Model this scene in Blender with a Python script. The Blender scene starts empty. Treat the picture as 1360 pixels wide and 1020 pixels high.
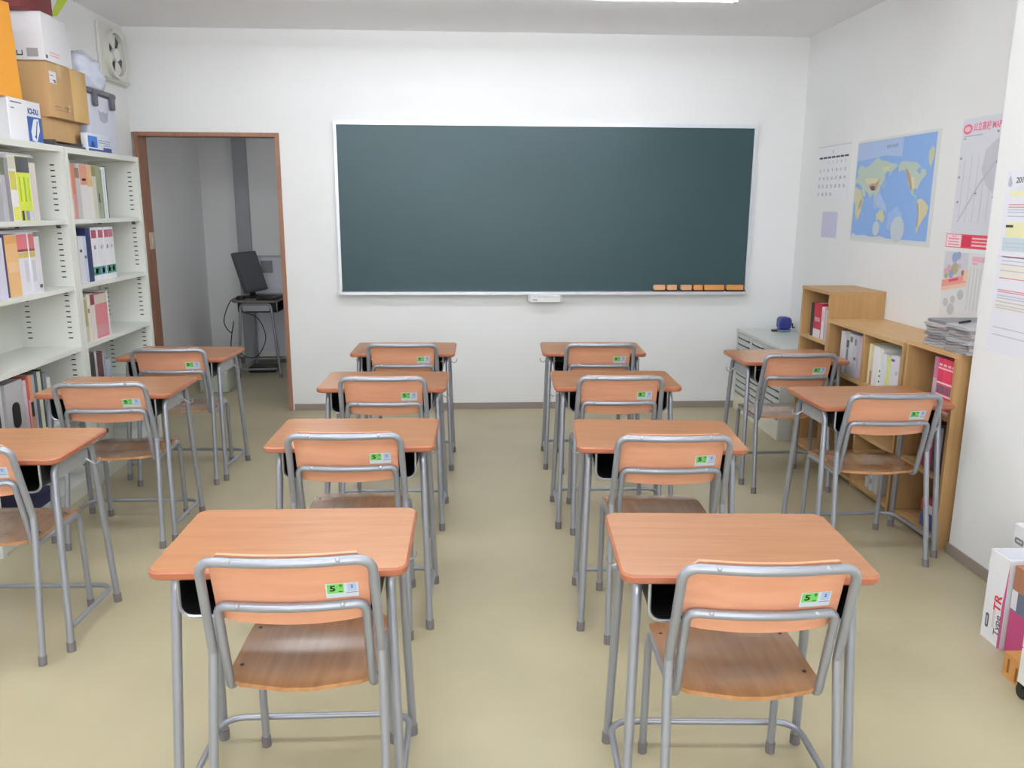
import bpy, bmesh, math, random
from mathutils import Vector, Matrix
random.seed(7)
PI = math.pi
SC = bpy.context.scene
COL = SC.collection

# ------------------------------------------------------------------ camera, world, exposure
F_PX, YAW, PITCH, ROLL, CAM_Z = 1086.3, 0.0531, 0.2142, 0.0047, 1.5244
cd = bpy.data.cameras.new('camera')
cd.sensor_width = 36.0
cd.lens = F_PX * 36.0 / 1360.0
cd.clip_start = 0.05
cam = bpy.data.objects.new('camera', cd)
COL.objects.link(cam)
fw = Vector((math.sin(YAW) * math.cos(PITCH), math.cos(YAW) * math.cos(PITCH), -math.sin(PITCH)))
rt = Vector((math.cos(YAW), -math.sin(YAW), 0))
up = rt.cross(fw)
r2 = rt * math.cos(ROLL) + up * math.sin(ROLL)
u2 = -rt * math.sin(ROLL) + up * math.cos(ROLL)
cam.matrix_world = Matrix(((r2.x, u2.x, -fw.x, 0), (r2.y, u2.y, -fw.y, 0), (r2.z, u2.z, -fw.z, CAM_Z), (0, 0, 0, 1)))
SC.camera = cam
w = bpy.data.worlds.new('room_world')
SC.world = w
w.use_nodes = True
w.node_tree.nodes['Background'].inputs[0].default_value = (0.9, 0.95, 1.0, 1)
w.node_tree.nodes['Background'].inputs[1].default_value = 0.3
vs = SC.view_settings
SC.display_settings.display_device = 'sRGB'
vs.view_transform = 'Standard'
vs.look = 'None'
vs.gamma = 1.0
vs.use_curve_mapping = False
vs.exposure = 0.19
LAMP_STRENGTH = 22.5
WINDOW_POWER = 74.0
# daylight entering by the window in the wall behind the viewer
wl = bpy.data.lights.new('daylight', 'AREA')
wl.shape = 'RECTANGLE'
wl.size = 3.0
wl.size_y = 1.5
wl.energy = WINDOW_POWER
wl.color = (0.93, 0.97, 1.0)
wo = bpy.data.objects.new('daylight', wl)
COL.objects.link(wo)
wo.location = (0.0, -1.76, 1.5)
wo.rotation_euler = (math.pi / 2, 0, 0)

# ------------------------------------------------------------------ colour and materials
def lin(c):
    return tuple((x / 12.92 if x <= 0.04045 else ((x + 0.055) / 1.055) ** 2.4) for x in c)

def rgb(*c):
    return lin(tuple(v / 255.0 for v in c)) + (1.0,)

MATS = {}
def mat(key, col, rough=0.5, metal=0.0, coat=0.0, var=0.0, scale=(8, 8, 8), bump=0.0, spec=0.5, bscale=120.0, alpha=1.0, trans=0.0):
    if key in MATS:
        return MATS[key]
    m = bpy.data.materials.new(key)
    m.use_nodes = True
    nt = m.node_tree
    b = nt.nodes['Principled BSDF']
    c = rgb(*col)
    b.inputs['Base Color'].default_value = c
    b.inputs['Roughness'].default_value = rough
    b.inputs['Metallic'].default_value = metal
    b.inputs['Specular IOR Level'].default_value = spec
    if coat:
        b.inputs['Coat Weight'].default_value = coat
        b.inputs['Coat Roughness'].default_value = 0.25
    if trans:
        b.inputs['Transmission Weight'].default_value = trans
    tc = nt.nodes.new('ShaderNodeTexCoord')
    mp = nt.nodes.new('ShaderNodeMapping')
    mp.inputs['Scale'].default_value = scale
    nt.links.new(tc.outputs['Object'], mp.inputs['Vector'])
    if var:
        n = nt.nodes.new('ShaderNodeTexNoise')
        n.inputs['Scale'].default_value = 1.0
        n.inputs['Detail'].default_value = 5.0
        nt.links.new(mp.outputs[0], n.inputs['Vector'])
        cr = nt.nodes.new('ShaderNodeValToRGB')
        cr.color_ramp.elements[0].position = 0.3
        cr.color_ramp.elements[1].position = 0.7
        cr.color_ramp.elements[0].color = tuple(max(0, v * (1 - var)) for v in c[:3]) + (1,)
        cr.color_ramp.elements[1].color = tuple(min(1, v * (1 + var)) for v in c[:3]) + (1,)
        nt.links.new(n.outputs['Fac'], cr.inputs[0])
        nt.links.new(cr.outputs[0], b.inputs['Base Color'])
    if bump:
        n2 = nt.nodes.new('ShaderNodeTexNoise')
        n2.inputs['Scale'].default_value = bscale
        n2.inputs['Detail'].default_value = 3.0
        nt.links.new(tc.outputs['Object'], n2.inputs['Vector'])
        bp = nt.nodes.new('ShaderNodeBump')
        bp.inputs['Strength'].default_value = bump
        bp.inputs['Distance'].default_value = 0.002
        nt.links.new(n2.outputs['Fac'], bp.inputs['Height'])
        nt.links.new(bp.outputs[0], b.inputs['Normal'])
    MATS[key] = m
    return m

def wood(key, c1, c2, axis='x', rough=0.35, coat=0.0, tint=0.06):
    if key in MATS:
        return MATS[key]
    m = bpy.data.materials.new(key)
    m.use_nodes = True
    nt = m.node_tree
    b = nt.nodes['Principled BSDF']
    b.inputs['Roughness'].default_value = rough
    if coat:
        b.inputs['Coat Weight'].default_value = coat
        b.inputs['Coat Roughness'].default_value = 0.2
    tc = nt.nodes.new('ShaderNodeTexCoord')
    oi = nt.nodes.new('ShaderNodeObjectInfo')
    ad = nt.nodes.new('ShaderNodeVectorMath')
    ad.operation = 'ADD'
    sc = nt.nodes.new('ShaderNodeVectorMath')
    sc.operation = 'SCALE'
    sc.inputs['Scale'].default_value = 13.0
    nt.links.new(oi.outputs['Random'], sc.inputs[0])
    nt.links.new(tc.outputs['Object'], ad.inputs[0])
    nt.links.new(sc.outputs[0], ad.inputs[1])
    mp = nt.nodes.new('ShaderNodeMapping')
    mp.inputs['Scale'].default_value = {'x': (2.2, 26, 26), 'y': (26, 2.2, 26), 'z': (26, 26, 2.2)}[axis]
    nt.links.new(ad.outputs[0], mp.inputs['Vector'])
    n = nt.nodes.new('ShaderNodeTexNoise')
    n.inputs['Scale'].default_value = 1.6
    n.inputs['Detail'].default_value = 7
    n.inputs['Distortion'].default_value = 0.6
    nt.links.new(mp.outputs[0], n.inputs['Vector'])
    cr = nt.nodes.new('ShaderNodeValToRGB')
    cr.color_ramp.elements[0].position = 0.28
    cr.color_ramp.elements[1].position = 0.72
    cr.color_ramp.elements[0].color = rgb(*c1)
    cr.color_ramp.elements[1].color = rgb(*c2)
    nt.links.new(n.outputs['Fac'], cr.inputs[0])
    hs = nt.nodes.new('ShaderNodeHueSaturation')
    mr = nt.nodes.new('ShaderNodeMapRange')
    mr.inputs['To Min'].default_value = 1 - tint
    mr.inputs['To Max'].default_value = 1 + tint
    nt.links.new(oi.outputs['Random'], mr.inputs['Value'])
    nt.links.new(mr.outputs[0], hs.inputs['Value'])
    nt.links.new(cr.outputs[0], hs.inputs['Color'])
    nt.links.new(hs.outputs[0], b.inputs['Base Color'])
    MATS[key] = m
    return m

def emit(key, col, strength):
    if key in MATS:
        return MATS[key]
    m = bpy.data.materials.new(key)
    m.use_nodes = True
    b = m.node_tree.nodes['Principled BSDF']
    b.inputs['Base Color'].default_value = (0.9, 0.9, 0.9, 1)
    b.inputs['Emission Color'].default_value = col + (1,)
    b.inputs['Emission Strength'].default_value = strength
    MATS[key] = m
    return m

def flat(c, rough=0.6):
    return mat('colour_%d_%d_%d' % tuple(c), c, rough)

M_WALL = mat('white_wallpaper', (236, 236, 235), 0.85, bump=0.12, bscale=90, var=0.012, scale=(3, 3, 3), spec=0.25)
M_CEIL = mat('ceiling_board', (250, 250, 252), 0.9, bump=0.1, bscale=60, spec=0.2)
M_FLOOR = mat('beige_vinyl', (178, 168, 138), 0.34, var=0.07, scale=(2.2, 2.2, 2.2), bump=0.04, bscale=30, spec=0.45)
M_BASE = mat('taupe_baseboard', (150, 138, 128), 0.6)
M_BROWN = wood('brown_door_trim', (142, 98, 74), (166, 120, 94), 'z', 0.45)
M_DESK = wood('orange_desk_wood', (163, 107, 66), (181, 124, 79), 'x', 0.35, coat=0.5, tint=0.05)
M_EDGE = wood('red_brown_edge_band', (160, 92, 62), (176, 106, 74), 'x', 0.4, coat=0.3, tint=0.04)
M_SEAT = wood('brown_seat_wood', (164, 112, 68), (186, 132, 84), 'y', 0.25, coat=1.0, tint=0.05)
M_BACK = wood('orange_backrest_wood', (217, 153, 120), (227, 165, 132), 'x', 0.38, tint=0.03)
M_STEEL = mat('grey_painted_steel', (160, 163, 171), 0.32, metal=0.5, spec=0.5)
M_APRON = mat('grey_sheet_steel', (176, 178, 180), 0.45, metal=0.3)
M_WIRE = mat('bright_wire', (178, 181, 187), 0.3, metal=0.7)
M_RUB = mat('grey_rubber', (122, 116, 118), 0.7)
M_BLACK = mat('black_plastic', (24, 24, 27), 0.45)
M_SHELF = mat('white_laminate', (228, 230, 222), 0.45)
M_SLOT = mat('dark_slot', (60, 60, 60), 0.8)
M_CASE = wood('honey_board', (178, 139, 90), (192, 153, 104), 'z', 0.5)
M_CASEY = wood('honey_board_flat', (186, 146, 96), (200, 162, 112), 'y', 0.45)
M_CARD = mat('brown_cardboard', (198, 160, 112), 0.8, var=0.04, scale=(20, 20, 3))
M_CARD2 = mat('tan_cardboard', (206, 170, 112), 0.8, var=0.04, scale=(20, 20, 3))
M_PAPER = mat('white_paper', (236, 236, 240), 0.75)
M_PAGE = mat('page_block', (232, 228, 214), 0.85, var=0.05, scale=(2, 300, 2))
M_ALU = mat('aluminium_frame', (226, 229, 235), 0.35, metal=0.35)
M_BOARD = mat('green_chalkboard', (52, 78, 82), 0.40, var=0.08, scale=(1.2, 1.2, 1.6), spec=0.45)
M_CAB = mat('pale_grey_cabinet', (205, 207, 200), 0.45)
M_WHITEP = mat('white_plastic', (232, 232, 230), 0.4)

# ------------------------------------------------------------------ mesh helpers
class MB:
    def __init__(self):
        self.v = []; self.f = []; self.mi = []
    def add(self, vs_, fs_, mi=0):
        o = len(self.v)
        self.v += [tuple(p) for p in vs_]
        for f in fs_:
            self.f.append([i + o for i in f]); self.mi.append(mi)
        return self
    def box(self, x0, x1, y0, y1, z0, z1, mi=0, M=None):
        p = [(x, y, z) for z in (z0, z1) for y in (y0, y1) for x in (x0, x1)]
        if M is not None:
            p = [M @ Vector(q) for q in p]
        return self.add(p, [(0, 2, 3, 1), (4, 5, 7, 6), (0, 1, 5, 4), (2, 6, 7, 3), (0, 4, 6, 2), (1, 3, 7, 5)], mi)
    def tube(self, pts, r, seg=10, mi=0, closed=False, r_end=None):
        pts = [Vector(p) for p in pts]
        n = len(pts)
        rings = []
        t0 = (pts[1] - pts[0]).normalized()
        nrm = t0.orthogonal().normalized()
        prev = t0
        for i, p in enumerate(pts):
            if closed:
                t = (pts[(i + 1) % n] - pts[i - 1]).normalized()
            elif i == 0:
                t = t0
            elif i == n - 1:
                t = (pts[-1] - pts[-2]).normalized()
            else:
                t = ((pts[i + 1] - p).normalized() + (p - pts[i - 1]).normalized()).normalized()
            q = prev.rotation_difference(t)
            nrm = (q @ nrm); nrm = (nrm - t * nrm.dot(t)).normalized()
            prev = t
            bi = t.cross(nrm)
            rr = r if r_end is None else r + (r_end - r) * i / (n - 1)
            rings.append([p + (nrm * math.cos(2 * PI * k / seg) + bi * math.sin(2 * PI * k / seg)) * rr for k in range(seg)])
        vs_ = [q for rg in rings for q in rg]
        fs_ = []
        m = n if closed else n - 1
        for i in range(m):
            a = i * seg; b = ((i + 1) % n) * seg
            for k in range(seg):
                k2 = (k + 1) % seg
                fs_.append((a + k, a + k2, b + k2, b + k))
        if not closed:
            fs_.append(tuple(reversed(range(seg))))
            fs_.append(tuple(range((n - 1) * seg, n * seg)))
        return self.add(vs_, fs_, mi)
    def prism(self, outline, z0, z1, mi=0, M=None, bevel=0.0):
        """outline: counter-clockwise 2D points; extruded along z; optional chamfered rim"""
        n = len(outline)
        def ring(inset, z):
            if inset <= 0:
                return [(x, y, z) for x, y in outline]
            out = []
            for i in range(n):
                p0 = Vector(outline[i - 1]); p1 = Vector(outline[i]); p2 = Vector(outline[(i + 1) % n])
                e1 = (p1 - p0); e2 = (p2 - p1)
                nn = Vector((-(e1.y), e1.x)).normalized() + Vector((-(e2.y), e2.x)).normalized()
                nn = nn.normalized() if nn.length > 1e-6 else Vector((0, 0))
                out.append((p1.x + nn.x * inset, p1.y + nn.y * inset, z))
            return out
        if bevel:
            rg = [ring(bevel, z0), ring(0, z0 + bevel), ring(0, z1 - bevel), ring(bevel, z1)]
        else:
            rg = [ring(0, z0), ring(0, z1)]
        p = [q for r_ in rg for q in r_]
        if M is not None:
            p = [M @ Vector(q) for q in p]
        fs_ = [tuple(reversed(range(n))), tuple(range((len(rg) - 1) * n, len(rg) * n))]
        for j in range(len(rg) - 1):
            for i in range(n):
                k = (i + 1) % n
                fs_.append((j * n + i, j * n + k, (j + 1) * n + k, (j + 1) * n + i))
        return self.add(p, fs_, mi)
    def lathe(self, prof, seg=16, mi=0, M=None):
        vs_ = []
        for r, z in prof:
            for k in range(seg):
                a = 2 * PI * k / seg
                vs_.append((r * math.cos(a), r * math.sin(a), z))
        if M is not None:
            vs_ = [M @ Vector(q) for q in vs_]
        fs_ = []
        n = len(prof)
        for j in range(n - 1):
            for k in range(seg):
                k2 = (k + 1) % seg
                fs_.append((j * seg + k, j * seg + k2, (j + 1) * seg + k2, (j + 1) * seg + k))
        fs_.append(tuple(reversed(range(seg))))
        fs_.append(tuple(range((n - 1) * seg, n * seg)))
        return self.add(vs_, fs_, mi)
    def grid(self, rows, thick, mi=0):
        """rows: grid of points (top side); extruded along thick vector to a slab"""
        ny = len(rows); nx = len(rows[0])
        t = Vector(thick)
        top = [Vector(p) for r_ in rows for p in r_]
        vs_ = top + [p + t for p in top]
        N = nx * ny
        fs_ = []
        for j in range(ny - 1):
            for i in range(nx - 1):
                a, b, c, d = j * nx + i, j * nx + i + 1, (j + 1) * nx + i + 1, (j + 1) * nx + i
                fs_.append((a, b, c, d)); fs_.append((d + N, c + N, b + N, a + N))
        for i in range(nx - 1):
            fs_.append((i + 1, i, i + N, i + 1 + N))
            a = (ny - 1) * nx + i
            fs_.append((a, a + 1, a + 1 + N, a + N))
        for j in range(ny - 1):
            a = j * nx
            fs_.append((a, a + nx, a + nx + N, a + N))
            b = j * nx + nx - 1
            fs_.append((b + nx, b, b + N, b + nx + N))
        return self.add(vs_, fs_, mi)
    def mesh(self, name, mats):
        me = bpy.data.meshes.new(name)
        me.from_pydata(self.v, [], self.f)
        if not isinstance(mats, (list, tuple)):
            mats = [mats]
        for m in mats:
            me.materials.append(m)
        me.polygons.foreach_set('material_index', self.mi)
        bm = bmesh.new(); bm.from_mesh(me)
        bmesh.ops.recalc_face_normals(bm, faces=bm.faces)
        bm.to_mesh(me); bm.free()
        me.polygons.foreach_set('use_smooth', [True] * len(me.polygons))
        me.set_sharp_from_angle(angle=math.radians(38))
        me.update()
        return me
    def build(self, name, mats, parent=None, loc=None, rotz=None):
        o = bpy.data.objects.new(name, self.mesh(name, mats))
        COL.objects.link(o)
        if parent is not None:
            o.parent = parent
        if loc is not None:
            o.location = loc
        if rotz is not None:
            o.rotation_euler.z = rotz
        return o

def fillet(pts, rad, n=5):
    pts = [Vector(p) for p in pts]
    if not isinstance(rad, (list, tuple)):
        rad = [rad] * len(pts)
    out = [pts[0]]
    for i in range(1, len(pts) - 1):
        a, p, b = pts[i - 1], pts[i], pts[i + 1]
        d1 = (a - p).normalized(); d2 = (b - p).normalized()
        ang = d1.angle(d2)
        if rad[i] <= 0 or ang > PI - 0.02:
            out.append(p); continue
        L = min(rad[i] / math.tan(ang / 2), (a - p).length * 0.49, (b - p).length * 0.49)
        R = L * math.tan(ang / 2)
        c = p + (d1 + d2).normalized() * (R / math.sin(ang / 2))
        s = (p + d1 * L) - c; e = (p + d2 * L) - c
        for k in range(n + 1):
            out.append(c + s.normalized().slerp(e.normalized(), k / n) * R if s.angle(e) > 1e-4 else c + s)
    out.append(pts[-1])
    return out

def rrect(x0, x1, y0, y1, r, n=5):
    """counter-clockwise rounded rectangle"""
    o = []
    for cx, cy, a0 in ((x1 - r, y0 + r, -PI / 2), (x1 - r, y1 - r, 0), (x0 + r, y1 - r, PI / 2), (x0 + r, y0 + r, PI)):
        for k in range(n + 1):
            a = a0 + PI / 2 * k / n
            o.append((cx + r * math.cos(a), cy + r * math.sin(a)))
    return o

def tag(o, label, cat, group=None, kind=None):
    o['label'] = label
    o['category'] = cat
    if group: o['group'] = group
    if kind: o['kind'] = kind
    return o

def thing(name, label, cat, loc=(0, 0, 0), rotz=0.0, group=None):
    o = bpy.data.objects.new(name, None)
    o.empty_display_size = 0.1
    COL.objects.link(o)
    o.location = loc
    o.rotation_euler = (0, 0, rotz)
    return tag(o, label, cat, group)

def struct(o):
    o['kind'] = 'structure'
    return o

def stuff(o):
    o['kind'] = 'stuff'
    return o

def copy_tree(o, parent=None):
    c = o.copy()
    COL.objects.link(c)
    if parent is not None:
        c.parent = parent
        c.matrix_parent_inverse = o.matrix_parent_inverse.copy()
    for ch in list(o.children):
        copy_tree(ch, c)
    return c

TEXT = {}
def text_mesh(s, size, m, ext=0.0002, bold=0.0):
    key = (s, size, m.name, bold)
    if key in TEXT:
        return TEXT[key]
    cu = bpy.data.curves.new('lettering', 'FONT')
    cu.body = s
    cu.size = size
    cu.align_x = 'CENTER'
    cu.align_y = 'CENTER'
    cu.extrude = ext
    cu.offset = bold
    cu.resolution_u = 3
    o = bpy.data.objects.new('lettering', cu)
    COL.objects.link(o)
    bpy.context.view_layer.update()
    me = bpy.data.meshes.new_from_object(o.evaluated_get(bpy.context.evaluated_depsgraph_get()))
    bpy.data.objects.remove(o)
    bpy.data.curves.remove(cu)
    me.materials.clear()
    me.materials.append(m)
    TEXT[key] = me
    return me

def basis(origin, right, upv):
    r_ = Vector(right).normalized(); u_ = Vector(upv).normalized(); n_ = r_.cross(u_)
    return Matrix(((r_.x, u_.x, n_.x, origin[0]), (r_.y, u_.y, n_.y, origin[1]), (r_.z, u_.z, n_.z, origin[2]), (0, 0, 0, 1)))

def put_text(name, s, size, m, parent, M, bold=0.0, sx=1.0):
    o = bpy.data.objects.new(name, text_mesh(s, size, m, bold=bold))
    COL.objects.link(o)
    o.parent = parent
    o.matrix_local = M @ Matrix.Diagonal((sx, 1, 1, 1))
    return o

class Sheet:
    """a flat printed sheet: local (u,v) in metres from its lower left corner, n out of its face"""
    def __init__(self, origin, right, upv):
        self.M = basis(origin, right, upv)
    def rects(self, name, lst, m, parent, off=0.0006, th=0.0003):
        b = MB()
        for u0, u1, v0, v1 in lst:
            b.box(u0, u1, v0, v1, off, off + th, M=self.M)
        return b.build(name, m, parent)
    def poly(self, name, polys, m, parent, off=0.0006, th=0.0003):
        if len(polys) > 1:
            return [self.poly(name, [q], m, parent, off + 0.00007 * i, th) for i, q in enumerate(polys)][0]
        b = MB()
        for pl in polys:
            area = sum(pl[i - 1][0] * pl[i][1] - pl[i][0] * pl[i - 1][1] for i in range(len(pl)))
            b.prism(pl if area > 0 else pl[::-1], off, off + th, M=self.M)
        return b.build(name, m, parent)
    def text(self, name, s, size, m, parent, u, v, off=0.001, bold=0.0, sx=1.0, rot=0.0):
        return put_text(name, s, size, m, parent, self.M @ Matrix.Translation((u, v, off)) @ Matrix.Rotation(rot, 4, 'Z'), bold, sx)

# ------------------------------------------------------------------ room shell
YB = 6.11          # back wall
XL, XR = -2.36, 2.45
XP, YP = 2.155, 3.345   # pillar face and its far edge
YN = -1.6          # wall behind the viewer
H = 2.712
DL, DR, DH = -2.335, -1.36, 2.0   # doorway
AY, AXL, AXR, AH = 8.08, -2.52, -0.8, 2.35   # small room behind
def shell(name, boxes, m):
    b = MB()
    for q in boxes:
        b.box(*q)
    return struct(b.build(name, m))
shell('floor', [(-2.75, 2.75, YN - 0.1, AY + 0.15, -0.1, 0)], M_FLOOR)
shell('ceiling', [(-2.75, 2.75, YN - 0.1, YB + 0.14, H, H + 0.1)], M_CEIL)
shell('wall_left', [(XL - 0.12, XL, YN, YB, 0, H)], M_WALL)
shell('wall_right', [(XR, XR + 0.12, YP - 0.3, YB, 0, H)], M_WALL)
shell('wall_right_pillar', [(XP, XR + 0.12, YN, YP, 0, H)], M_WALL)
shell('wall_back', [(DR + 0.02, XR + 0.12, YB, YB + 0.12, 0, H), (XL - 0.12, DR + 0.02, YB, YB + 0.12, DH + 0.02, H)], M_WALL)
shell('wall_near', [(XL - 0.12, -1.5, YN - 0.12, YN, 0, H), (1.5, XR + 0.12, YN - 0.12, YN, 0, H), (-1.5, 1.5, YN - 0.12, YN, 0, 0.75), (-1.5, 1.5, YN - 0.12, YN, 2.25, H)], M_WALL)
wn = bpy.data.objects.new('window_1', None); COL.objects.link(wn); struct(wn)
for xa, xb in ((-1.499, -1.45), (-0.025, 0.025), (1.45, 1.499)):
    MB().box(xa, xb, YN - 0.08, YN - 0.03, 0.751, 2.249).build('window_stile', mat('window_aluminium', (190, 192, 196), 0.4, metal=0.5), wn)
for za, zb in ((0.751, 0.8), (2.2, 2.249)):
    for xa, xb in ((-1.449, -0.026), (0.026, 1.449)):
        MB().box(xa, xb, YN - 0.08, YN - 0.03, za, zb).build('window_rail', MATS['window_aluminium'], wn)
shell('wall_anteroom_left', [(AXL - 0.1, AXL, YB + 0.121, AY, 0, AH), (AXL - 0.1, DL - 0.001, YB + 0.121, YB + 0.16, 0, AH)], M_WALL)
shell('wall_anteroom_back', [(AXL - 0.1, AXR + 0.1, AY, AY + 0.1, 0, AH)], M_WALL)
shell('wall_anteroom_right', [(AXR, AXR + 0.1, YB + 0.121, AY, 0, AH)], M_WALL)
shell('ceiling_anteroom', [(AXL - 0.1, AXR + 0.1, YB + 0.121, AY + 0.1, AH, AH + 0.08)], M_CEIL)
shell('baseboard_back', [(DR + 0.035, XR, YB - 0.008, YB, 0, 0.05)], M_BASE)
shell('baseboard_right', [(XP - 0.008, XP, YN, YP, 0, 0.05), (XP - 0.008, XR, YP, YP + 0.008, 0, 0.05)], M_BASE)
shell('baseboard_left', [(XL, XL + 0.008, YN, 3.4, 0, 0.05)], M_BASE)
shell('baseboard_anteroom', [(AXL, AXR, AY - 0.008, AY, 0, 0.06), (AXL, AXL + 0.008, YB + 0.17, AY - 0.008, 0, 0.06)], mat('dark_baseboard', (112, 106, 100), 0.6))
# brown door trim: two jambs and a head
dr = bpy.data.objects.new('door_1', None)
COL.objects.link(dr)
struct(dr)
MB().box(DL - 0.005, DL + 0.025, YB - 0.012, YB + 0.135, 0, DH + 0.022).build('jamb', M_BROWN, dr)
MB().box(DR - 0.006, DR + 0.024, YB - 0.012, YB + 0.135, 0, DH + 0.022).build('jamb', M_BROWN, dr)
MB().box(DL + 0.025, DR - 0.006, YB - 0.012, YB + 0.135, DH - 0.005, DH + 0.022).build('head', M_BROWN, dr)
# grey duct strip on the anteroom back wall
shell('trim_1', [(-2.20, -2.075, AY - 0.05, AY, 0.0, AH)], mat('grey_duct', (164, 166, 170), 0.6))

# ------------------------------------------------------------------ ceiling lights
M_TUBE = emit('lit_tube', (0.93, 0.985, 1.06), LAMP_STRENGTH)
def ceiling_light(cx, cy, label):
    t = thing('ceiling_light', label, 'ceiling light', (cx, cy, H), group='ceiling lights in rows')
    My_ = basis((0, 0, 0), (0, 1, 0), (0, 0, 1))
    MB().prism([(-0.05, 0.0), (-0.05, -0.03), (-0.03, -0.06), (0.03, -0.06), (0.05, -0.03), (0.05, 0.0)], -0.625, 0.625, M=My_).build('housing', M_WHITEP, t)
    for sy in (-1, 1):
        MB().tube([(-0.595, sy * 0.085, -0.085), (0.595, sy * 0.085, -0.085)], 0.0165, 12).build('fluorescent_tube', M_TUBE, t)
        for sx in (-1, 1):
            MB().box(sx * 0.61 - 0.0145, sx * 0.61 + 0.0145, sy * 0.085 - 0.014, sy * 0.085 + 0.014, -0.105, -0.065).build('lamp_socket', M_WHITEP, t)
            MB().box(sx * 0.61 - 0.012, sx * 0.61 + 0.012, min(sy * 0.03, sy * 0.085), max(sy * 0.03, sy * 0.085), -0.0645, -0.0605).build('socket_arm', M_WHITEP, t)
    return t
for cy, wh in [(4.62, 'in the row nearest the chalkboard'), (2.55, 'in the middle row'), (0.45, 'in the row behind the viewer')]:
    for cx, sd in ((0.84, 'right'), (-0.62, 'middle'), (-1.70, 'left')):
        if cy > 4 and sd == 'left':
            continue
        if cy > 4 and sd == 'middle':
            sd = 'left'
        ceiling_light(cx, cy, 'white twin tube ceiling light, %s one %s' % (sd, wh))

t = thing('ceiling_light', 'added dim round fill light of the small back room, out of view', 'ceiling light', (-1.12, 7.3, AH))  # unseen lamp, added to brighten the walls of the back room
MB().lathe([(0.12, -0.02), (0.12, 0.0)], 20).build('housing', M_WHITEP, t)
MB().lathe([(0.06, -0.06), (0.105, -0.045), (0.115, -0.0205)], 20).build('diffuser', emit('added_fill_diffuser', (0.95, 0.98, 1.03), 14.0), t)

# ------------------------------------------------------------------ chalkboard
bx0, bx1, bz0, bz1 = -0.949, 2.096, 0.898, 2.106
t = thing('chalkboard', 'large dark green chalkboard in an aluminium frame on back wall', 'chalkboard', ((bx0 + bx1) / 2, YB, bz0))
W2 = (bx1 - bx0) / 2; HB = bz1 - bz0
MB().box(-W2 + 0.012, W2 - 0.012, -0.024, -0.0005, 0.01, HB - 0.01).build('writing_surface', M_BOARD, t)
MB().box(-W2, W2, -0.034, -0.0005, HB - 0.024, HB).build('frame_top', M_ALU, t)
for s in (-1, 1):
    MB().box(min(s * W2, s * (W2 - 0.02)), max(s * W2, s * (W2 - 0.02)), -0.034, -0.0005, 0.018, HB - 0.024).build('frame_side', M_ALU, t)
    for z in (-0.002, HB - 0.024):
        b = MB()
        b.box(s * (W2 - 0.011) - 0.013, s * (W2 - 0.011) + 0.013, -0.038 if z > 0.5 else -0.078, -0.034 if z > 0.5 else -0.074, z, z + 0.026)
        b.build('corner_cap', M_WHITEP, t)
b = MB()
b.box(-W2, W2, -0.074, -0.0005, -0.002, 0.006)
b.box(-W2, W2, -0.0745, -0.069, -0.014, 0.0075)
b.build('chalk_tray', M_ALU, t)
# eraser pieces standing on the tray
M_FELT = mat('orange_felt', (226, 158, 92), 0.85, bump=0.3, bscale=300)
M_FELT2 = mat('dusty_orange_felt', (224, 170, 132), 0.85, bump=0.3, bscale=300)
ES = [(1.376, 1.468, 1, 'pale dusty orange chalkboard eraser at the left end of tray row'),
      (1.477, 1.556, 1, 'dusty orange chalkboard eraser second from left in tray row'),
      (1.580, 1.668, 1, 'pale orange chalkboard eraser third from left, right of the gap'),
      (1.676, 1.754, 0, 'orange chalkboard eraser fourth from left in the tray row'),
      (1.757, 1.915, 0, 'long orange chalkboard eraser fifth from left in tray row'),
      (1.927, 2.060, 0, 'long orange chalkboard eraser at the right end of tray row')]
for x0, x1, d, lb in ES:
    e = thing('chalkboard_eraser', lb, 'eraser', ((x0 + x1) / 2, YB - 0.046, bz0 + 0.0062), group='erasers on the chalk tray')
    h = (x1 - x0) / 2
    b = MB()
    b.prism(rrect(-h, h, 0.012, 0.05, 0.012, 3), -0.018, 0.018, M=Matrix.Rotation(PI / 2, 4, 'X'), bevel=0.003)
    b.build('felt_block', M_FELT2 if d else M_FELT, e)
    b = MB()
    b.box(-h + 0.002, h - 0.002, -0.0185, 0.0185, 0.0, 0.0118)
    b.build('backing', mat('dark_brown_plastic', (62, 36, 28), 0.6), e)
    b = MB()
    b.box(h - 0.006, h - 0.0002, -0.0195, 0.0195, 0.0119, 0.046)
    b.build('strap', mat('dark_brown_plastic', (62, 36, 28), 0.6), e)
    b = MB()
    for k in range(2):
        xx = -h + (k + 1) * 2 * h / 3
        b.box(xx - 0.003, xx + 0.003, -0.0196, -0.0186, 0.004, 0.013)
    stuff(b.build('stitch', M_BLACK, e))
t = thing('eraser_cleaner_drawer', 'small white box hung under the middle of chalkboard', 'chalk drawer', (0.5655, YB, 0.8295))
b = MB(); b.box(-0.128, 0.128, -0.07, -0.0005, 0.006, 0.053); b.build('case', mat('grey_white_plastic', (206, 206, 210), 0.5), t)
b = MB(); b.prism(rrect(-0.112, 0.112, 0.0, 0.053, 0.004, 2), 0.0702, 0.082, M=Matrix.Rotation(PI / 2, 4, 'X'), bevel=0.002); d_ = b.build('drawer_front', M_WHITEP, t)
MB().box(-0.112, 0.112, -0.088, -0.0822, 0.042, 0.051).build('pull_lip', M_WHITEP, d_)
MB().box(-0.095, -0.06, -0.083, -0.0821, 0.014, 0.021).build('logo_print', flat((120, 120, 124)), d_)

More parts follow.
